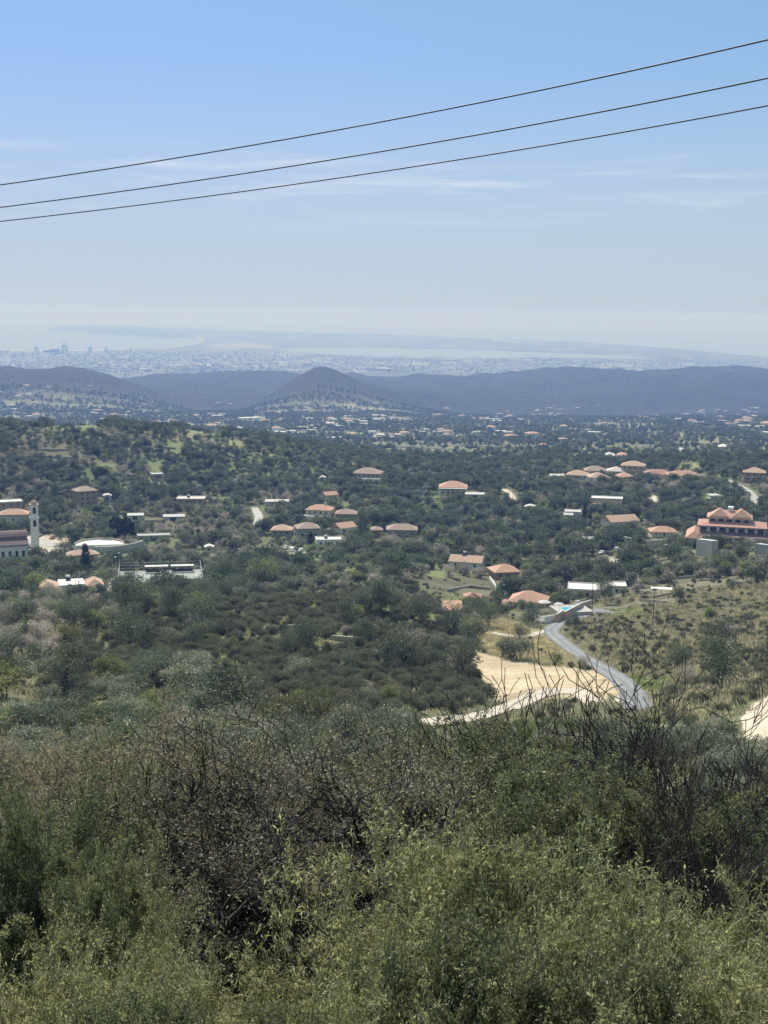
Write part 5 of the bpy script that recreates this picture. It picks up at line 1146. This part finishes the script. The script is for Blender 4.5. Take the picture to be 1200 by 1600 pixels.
def pick_trees(x, y, d, px, py):
    n_ = len(x); u = nr.rand(n_); t_ = fbm(x / 60, y / 60, 3); t2 = fbm(x / 35 + 50, y / 35, 3)
    k_ = np.where(u < .5 + t_ , 'evergreen_tree', np.where(u < .85 + t_ * .5, 'olive_tree', 'green_tree')).astype(object)
    bl = (t2 > .12) & (nr.rand(n_) < .55) & (d < 1000); k_[bl] = 'almond_tree'
    bz = inpoly(px, py, BAREZ) & (nr.rand(n_) < .6); k_[bz] = 'almond_tree'; og = inpoly(px, py, OLGROVE) & (nr.rand(n_) < .7); k_[og] = np.where(nr.rand(og.sum()) < .6, 'olive_tree', 'almond_tree')
    size = np.where(k_ == 'evergreen_tree', .6 + 1.35 * nr.rand(n_) ** 1.7, .55 + .95 * nr.rand(n_) ** 1.3) * np.where(d > 900, .85, 1)
    keep = fbm(x / 28 + 7, y / 28, 3) + .32 * nr.rand(n_) > -.08
    for p_ in GREENS + PALES + [CLEAR, STRAWB]: keep &= ~inpoly(px, py, p_)
    for p_ in GREENS + PALES: keep &= ~inpoly(px, py - 6, p_)
    keep &= ~((px > 640) & (py > 1085)); keep &= ~(inpoly(px, py, RSCRUB) & (nr.rand(n_) > .05)) & ~(inpoly(px, py, HILLOCK) & (nr.rand(n_) > .2)) & ~inpoly(px, py, ORCH)
    return k_, size, keep
def pick_far(x, y, d, px, py):
    n_ = len(x); k_ = np.where(nr.rand(n_) < .7, 'evergreen_tree', 'olive_tree').astype(object); size = nr.uniform(.8, 1.7, n_)
    strip = np.sin(d / 24 + 7 * fbm(x / 300, y / 300) + x / 90) > .5
    keep = ~strip & (fbm(x / 160 + 40, y / 120, 4) < .11 + .1 * nr.rand(n_)) & (fbm(x / 90, y / 60, 3) + .3 * nr.rand(n_) > -.1); return k_, size, keep
def pick_shrub(x, y, d, px, py):
    n_ = len(x); hk = inpoly(px, py, HILLOCK); rz_ = inpoly(px, py, RSCRUB); orc = inpoly(px, py, ORCH)
    size = np.where(hk, nr.uniform(.6, 1.5, n_), nr.uniform(.25, .75, n_)); size = np.where(rz_, nr.uniform(.25, .95, n_), size)
    keep = nr.rand(n_) < np.where(hk, .85, np.where(rz_, .85, .4)); keep |= orc & (nr.rand(n_) < .8)
    keep &= fbm(x / 16 + 3, y / 16, 3) + .3 * nr.rand(n_) > np.where(hk, -.12, -.02)
    for p_ in [CLEAR, RDIRT] + PALES: keep &= ~inpoly(px, py, p_)
    keep &= ~(inpoly(px, py, STRAWB) & (nr.rand(n_) > .06))
    for p_ in GREENS: keep &= ~(inpoly(px, py, p_) & (nr.rand(n_) > .15))
    return np.full(n_, 'shrub', object), size, keep
def pick_close(x, y, d, px, py):
    n_ = len(x); u = nr.rand(n_); k_ = np.where(u < .3, 'evergreen_tree', np.where(u < .62, 'olive_tree', np.where(u < .74, 'green_tree', np.where(u < .8, 'almond_tree', 'shrub')))).astype(object)
    size = nr.uniform(.55, 1.0, n_); right = px > 640; keep = np.ones(n_, bool); top = np.where(right, 1135, 1085)
    size = np.where(px > 640, size * .75, size); keep &= ~inpoly(px, py, RDIRT)
    h_ = size * np.array([KINDM[a][1]['h'] for a in k_]); _, pt = project(x, y, hz(x, y) + h_ * .9); keep &= pt > np.where(px > 800, 1118, np.where(px > 640, 1132, 1062)); return k_, size, keep
stand(32, 72, 7.5, 'a', pick_close, 3); stand(72, 150, 8.5, 'b', pick_close, 3)
stand(150, 420, 34, 'b', pick_trees, 4); stand(420, 1130, 17, 'c', pick_trees, 4)
stand(95, 380, 6.0, 'b', pick_shrub, 1.5); stand(380, 760, 15, 'c', pick_shrub, 1.5)
stand(1130, 3900, 120, 'd', pick_far, 5)
# dark ridge scrub beyond
# specimen trees the photo singles out
def special(kn, px, py, wpx, label, grain='b', tall=1.0, extra=None):
    q = ground(px, py); d = math.hypot(q[0], q[1]); s_ = wpx * d / FPX / (2.05 * KINDM[kn][1]['r'])
    o = tag(empty(kn, q, rnd.uniform(0, 6)), label, 'tree' if 'tree' in kn else 'shrub'); c = link('crown', rnd.choice(XM[(kn, grain)]), o); t_ = link('trunk', TM[kn], o); o.scale = (s_, s_, s_ * tall)
    return o
special('evergreen_tree', 762, 982, 58, 'big round dark green tree left of the roadside villa', 'a', 1.0); special('evergreen_tree', 814, 1008, 34, 'small dark conical tree beside the side path below the villa', 'a', 1.35); special('evergreen_tree', 838, 985, 44, 'dark reddish green tree in front of the roadside villa terrace', 'a', .9) if False else None
special('evergreen_tree', 945, 944, 36, 'dark tree in front of the long white roofed bungalow', 'b', 1.5); special('evergreen_tree', 1060, 950, 26, 'narrow dark tree right of the lone utility pole', 'b', 1.6); special('evergreen_tree', 566, 848, 32, 'tall dark pine in the middle of the village', 'b', 1.9)
special('evergreen_tree', 650, 880, 52, 'broad dark tree in the grove right of the village centre', 'b', .9); special('green_tree', 55, 930, 40, 'light green round tree left of the two gabled house', 'b', 1.1); special('almond_tree', 1068, 1075, 50, 'round pale blossoming tree at the right of the scrub slope', 'a', 1.0); special('evergreen_tree', 1052, 1095, 62, 'dark shrub tree at the foot of the pale blossoming tree', 'a', .55)
special('evergreen_tree', 600, 960, 62, 'large dark tree at the top of the scrub slope', 'b', 1.0); special('evergreen_tree', 310, 1005, 62, 'broad dark tree on the scrub slope below the tennis court', 'b', .8); special('evergreen_tree', 235, 1075, 110, 'widest dark green tree, low on the left of the scrub slope', 'a', .75); special('evergreen_tree', 575, 1010, 24, 'narrow dark tree in the middle of the scrub slope', 'b', 1.3)
special('evergreen_tree', 350, 925, 60, 'tall green tree right of the tennis court', 'b', 1.25); special('green_tree', 410, 925, 60, 'bright green tree below the parked white vans', 'b', 1.1); special('evergreen_tree', 290, 855, 34, 'dark round tree right of the seating stand', 'b'); special('evergreen_tree', 95, 850, 34, 'leafy tree on the forecourt between church and stage', 'b', .9); special('evergreen_tree', 1165, 752, 30, 'dark tree left of the last house on the hill road', 'c', 1.1)
q = ground(937, 992); d = math.hypot(q[0], q[1]); o = tag(link('bare_shrub', bare_mesh(31, 0, 5.0), None, q), 'rounded grey leafless shrub at the inside of the road bend', 'shrub'); o.scale = (1.2, 1.2, .9)
for i, (px, py, h_) in enumerate(((40, 985, 5), (85, 990, 5.2), (15, 1010, 5), (60, 1020, 5.5), (120, 975, 4.6))):
    o = tag(link('bare_tree', bare_mesh(40 + i, 0, h_), None, ground(px, py)), ['grey leafless tree at the far left, back row', 'grey leafless tree below the two gabled house', 'grey leafless tree cut by the left edge', 'tallest grey leafless tree of the left orchard', 'grey leafless tree at the right of the left orchard'][i], 'tree', 'leafless trees of the left orchard')
CYM = [crown_mesh('cypress_crown', LM['cyp'], h=9, r=1.25, nb=22, nq=2200, s=.3, seed=70 + i, cone=True) for i in range(2)]
CTM = trunkmesh(3, .12, 77, M['trunk'])
def cypress(px, py, hpx, label, group=None, fat=1.0):
    q = ground(px, py); d = math.hypot(q[0], q[1]); s_ = hpx * d / FPX / 9 * 1.02; o = tag(empty('cypress', q, rnd.uniform(0, 6)), label, 'cypress', group); link('crown', rnd.choice(CYM), o); link('trunk', CTM, o); o.scale = (s_ * fat, s_ * fat, s_)
cypress(134, 894, 50, 'lone pointed dark cypress in front of the kiosk', None, 1.5); cypress(485, 864, 38, 'dark cypress behind the white vans, left of the white flat roofed building', None, 1.7); cypress(913, 820, 40, 'tall thin cypress of the pair on the right', None, .9); cypress(922, 822, 24, 'short cypress of the pair on the right', None, 1.0)
for i, (px, hp) in enumerate(((174, 36), (180, 46), (186, 44), (191, 40), (197, 44), (203, 38), (208, 36))): cypress(px, 846, hp, ['leftmost cypress of the row behind the seating stand', 'second cypress from the left of the row, its tallest', 'third cypress from the left of the row behind the stand', 'middle cypress of the row behind the stand', 'third cypress from the right of the row behind the stand', 'second cypress from the right of the row behind the stand', 'rightmost cypress of the row behind the stand'][i], 'row of cypresses behind the seating stand', 1.1)
for i, px in enumerate((300, 310)): cypress(px, 850, 26, ['left', 'right'][i] + ' one of the two small cypresses right of the grey low building', 'two small cypresses', 1.5)
# --- the ones that show largest as individuals, the rest as stands
LMK = [(250, 915, 'the tennis court'), (110, 925, 'the two gabled house'), (25, 870, 'the church'), (150, 850, 'the white stage'), (133, 785, 'the tan tower house'), (299, 785, 'the pink roofed house'), (500, 820, 'the village centre'), (708, 770, 'the round hip roofed villa'), (575, 750, 'the big stone villa'), (650, 870, 'the broad dark grove tree'),
       (730, 885, 'the rock face house'), (762, 970, 'the big round dark tree'), (826, 950, 'the roadside villa'), (920, 925, 'the long bungalow'), (1020, 970, 'the lone utility pole'), (1140, 845, 'the hotel'), (1035, 845, 'the garden pavilion'), (948, 800, 'the long flat roofed house'), (985, 745, 'the hilltop villas'), (880, 1010, 'the road bend'),
       (830, 1070, 'the pale clearing'), (470, 1090, 'the airy tree'), (310, 1000, 'the broad dark slope tree'), (235, 1070, 'the widest dark green tree'), (600, 955, 'the large dark slope top tree'), (1068, 1060, 'the pale blossoming tree'), (1180, 1140, 'the right hand dirt patch'), (937, 985, 'the grey leafless shrub'), (60, 990, 'the left orchard'), (575, 1000, 'the narrow dark slope tree'), (700, 1118, 'the dirt track'), (205, 1120, 'the pale forked dead stem'), (345, 1200, 'the forked trunk tree'), (60, 1200, 'the straw coloured trees'), (620, 1180, 'the grey tree crowns'), (850, 1180, 'the green clump')]
lx = np.array([q[0] for q in LMK]); ly = np.array([q[1] for q in LMK])
DESC = {'evergreen_tree': ('dark tree', 'dark trees', 'tree'), 'olive_tree': ('olive tree', 'olive trees', 'tree'), 'shrub': ('dark shrub', 'dark shrubs', 'shrub'), 'green_tree': ('bright tree', 'bright trees', 'tree'), 'almond_tree': ('almond tree', 'almond trees', 'tree')}
byk = {}
for q in ALL: byk.setdefault(q[0], []).append(q)
STUFF = []
NAMED = {}
for kn, lst in byk.items():
    vis = [q for q in lst if -15 < q[6] < 1215 and q[7] < 1330]; vis.sort(key=lambda q: -q[4] * KINDM[kn][1]['r'] / q[5]); top = vis[:{'shrub': 290, 'evergreen_tree': 265}.get(kn, 200)]; ids = set(id(q) for q in top)
    STUFF.append((kn, [q for q in lst if id(q) not in ids]))
    for q in top:
        _, x, y, z, s_, d, px, py, gk = q; i_ = int(np.argmin((lx - px) ** 2 + ((ly - py) * 1.6) ** 2)); dx, dy = px - lx[i_], py - ly[i_]
        side = ('right of ' if dx > 0 else 'left of ') if abs(dx) > 1.2 * abs(dy) else ('in front of ' if dy > 0 else 'behind ')
        far_ = math.hypot(dx, dy) > 45; sz = 'large ' if s_ > 1.12 * (1 if kn != 'shrub' else 1) else ('small ' if s_ < .75 else '')
        key = (kn, sz, side, LMK[i_][2], far_); NAMED.setdefault(key, []).append(q)
for key, lst in NAMED.items():
    kn, sz, side, lm_, far_ = key; nm, pl_, cat = DESC[kn]; adv = 'well ' if far_ and side not in ('behind ', 'in front of ') else ('some way ' if far_ else ('just ' if side not in () else ''))
    for q, wd in ordered(lst, lambda q: q[5], lambda q: q[6]):
        _, x, y, z, s_, d, px, py, gk = q; n_ = len(lst)
        lb = f'{sz}{nm} {adv}{side}{lm_}{wd}'.strip()
        if len(lb.split()) > 16: lb = lb.replace('some way ', '').replace('well ', '')
        if len(lb.split()) < 4: lb += ' here'
        grp = pl_ + ' of the slopes'
        me = XM[(kn, gk)][int(nr.randint(0, len(XM[(kn, gk)])))]; rz_ = rnd.uniform(0, 6.28)
        if kn == 'shrub': o = link('shrub', me, None, (x, y, z)); o.rotation_euler = (0, 0, rz_)
        else:
            o = empty(kn, (x, y, z), rz_); link('crown', me, o)
            if d < 500: link('trunk', TM[kn], o)
        o.scale = (s_ * rnd.uniform(.9, 1.15), s_ * rnd.uniform(.9, 1.15), s_); tag(o, lb, cat, grp)
# --- scatter as stands
def gn_scatter(name, label, meshes, x, y, z, s_, idx, tilt=0):
    src = bpy.data.collections.new(name + '_sources')
    for i, me in enumerate(meshes): ob = bpy.data.objects.new(f'{name}_source_{i:02d}', me); src.objects.link(ob)
    n_ = len(x); me = bpy.data.meshes.new(name); me.vertices.add(n_); me.vertices.foreach_set('co', np.stack([x, y, z], -1).astype(np.float32).ravel())
    for nm, ty, dat in (('s', 'FLOAT', s_), ('rz', 'FLOAT', nr.uniform(0, 6.28, n_)), ('idx', 'INT', idx)):
        a = me.attributes.new(nm, ty, 'POINT'); a.data.foreach_set('value', np.asarray(dat, np.float32 if ty == 'FLOAT' else np.int32))
    o = link(name, me); ng = bpy.data.node_groups.new(name, 'GeometryNodeTree'); ng.interface.new_socket('Geometry', in_out='INPUT', socket_type='NodeSocketGeometry'); ng.interface.new_socket('Geometry', in_out='OUTPUT', socket_type='NodeSocketGeometry')
    n = ng.nodes; l = ng.links; gi = n.new('NodeGroupInput'); go_ = n.new('NodeGroupOutput'); ip = n.new('GeometryNodeInstanceOnPoints'); ci = n.new('GeometryNodeCollectionInfo')
    ci.inputs['Collection'].default_value = src; ci.inputs['Separate Children'].default_value = True; ci.inputs['Reset Children'].default_value = True; ip.inputs['Pick Instance'].default_value = True
    def attr(nm, ty): a = n.new('GeometryNodeInputNamedAttribute'); a.data_type = ty; a.inputs[0].default_value = nm; return a.outputs[0]
    l.new(gi.outputs[0], ip.inputs['Points']); l.new(ci.outputs[0], ip.inputs['Instance']); l.new(attr('idx', 'INT'), ip.inputs['Instance Index']); l.new(attr('s', 'FLOAT'), ip.inputs['Scale'])
    cx = n.new('ShaderNodeCombineXYZ'); l.new(attr('rz', 'FLOAT'), cx.inputs[2]); l.new(cx.outputs[0], ip.inputs['Rotation']); l.new(ip.outputs[0], go_.inputs[0])
    mod = o.modifiers.new('scatter', 'NODES'); mod.node_group = ng; tag(o, label, label.split(',')[0].split()[-1], kind='stuff'); return o
PLN = {'evergreen_tree': ('evergreen_woodland', 'dark evergreen woodland covering the slopes and the valley'), 'olive_tree': ('olive_woodland', 'grey green olive groves spread between the houses'), 'shrub': ('scrub', 'low dark scrub covering the slopes'), 'green_tree': ('fresh_green_woodland', 'light green trees mixed into the woodland'), 'almond_tree': ('blossoming_orchards', 'pale blossoming orchards between the groves')}
for kn, lst in STUFF:
    if not lst: continue
    order = [(g_k, i) for g_k in 'abcd' for i in range(len(XM[(kn, g_k)]))]; off_ = {g_k: min(i for i, (a, b_) in enumerate(order) if a == g_k) for g_k in 'abcd'}
    idx = [off_[q[8]] + rnd.randrange(len(XM[(kn, q[8])])) for q in lst]
    gn_scatter(PLN[kn][0], PLN[kn][1], [XM[(kn, g_k)][i] for g_k, i in order], *[np.array([q[j] for q in lst]) for j in (1, 2, 3)], np.array([q[4] for q in lst]), idx)
# ridge scrub, 3.7 km to 7 km: coarse dark clumps
x, y, z, d, px, py = zone_points(3800, 6600, 260); ok = fbm(x / 90, y / 200, 4) < .2
gn_scatter('ridge_scrub', 'dark scrub on the distant ridges', XM[('evergreen_tree', 'd')], x[ok], y[ok], z[ok] - 1.5, nr.uniform(.4, .8, ok.sum()), nr.randint(0, 2, ok.sum()))
x, y, z, d, px, py = zone_points(7300, 13000, 9000); ok = (fbm(x / 250, y / 700, 3) < .12) & (z > -curv(d) + 1)
gn_scatter('plain_woodland', 'dark tree belts on the coastal plain', XM[('evergreen_tree', 'd')], x[ok], y[ok], z[ok] - 1.5, nr.uniform(1.5, 3.2, ok.sum()), nr.randint(0, 2, ok.sum()))
# grass and dry weeds
def tuft(name, m, n_, h, seed, w_=.012, sp=.22):
    rs = np.random.RandomState(seed); P = np.stack([rs.normal(size=n_) * sp, rs.normal(size=n_) * sp, np.zeros(n_)], 1); D = unit(rs.normal(size=(n_, 3)) * [.45, .45, .1] + [0, 0, 1]); V_, F_ = quads(P, D, h * rs.uniform(.5, 1.2, n_), w_, rs)
    return np_mesh(name, V_, F_, None, [m], attrs={'v': ('FLOAT', 'POINT', np.repeat(rs.rand(n_), 4))})
TF = [tuft('tuft_dry', LM['dry'], 160, .9, 1), tuft('tuft_green', LM['near_br'], 160, .6, 2), tuft('tuft_weed', LM['near_ol'], 200, 1.2, 3, .02, .3)]
x, y, z, d, px, py = zone_points(9, 60, .35); gn_scatter('dry_grass', 'dry grass and weeds under the foreground thicket', TF, x, y, z - .05, nr.uniform(.5, 1.0, len(x)), nr.randint(0, 3, len(x)))
TB = [tuft('tuft_far', LM['dry'], 60, .8, 4, .09, .6), tuft('tuft_far_green', LM['lime'], 60, .5, 5, .1, .6), tuft('tuft_far_grey', LM['near_ol'], 70, 1.0, 6, .1, .7)]
x, y, z, d, px, py = zone_points(90, 460, 3.2); keep = (inpoly(px, py, RSCRUB) | inpoly(px, py, STRAWB) | (nr.rand(len(x)) < .3)) & ~inpoly(px, py, CLEAR) & clear_of(x, y, d, np.full(len(x), .3), np.full(len(x), .2))
for p_ in [RDIRT] + PALES: keep &= ~inpoly(px, py, p_)
gi_ = np.where(inpoly(px, py, STRAWB), 0, nr.choice([0, 1, 2, 2], len(x))); gr = np.zeros(len(x), bool)
for p_ in GREENS: gr |= inpoly(px, py, p_)
gi_ = np.where(gr, 1, gi_); gn_scatter('rough_grass', 'rough straw and green grass on the slopes by the road', TB, x[keep], y[keep], z[keep] - .05, nr.uniform(.6, 1.4, keep.sum()), gi_[keep])
print('plants', {k_: len(v_) for k_, v_ in byk.items()}, 'objects', len(sc.objects))
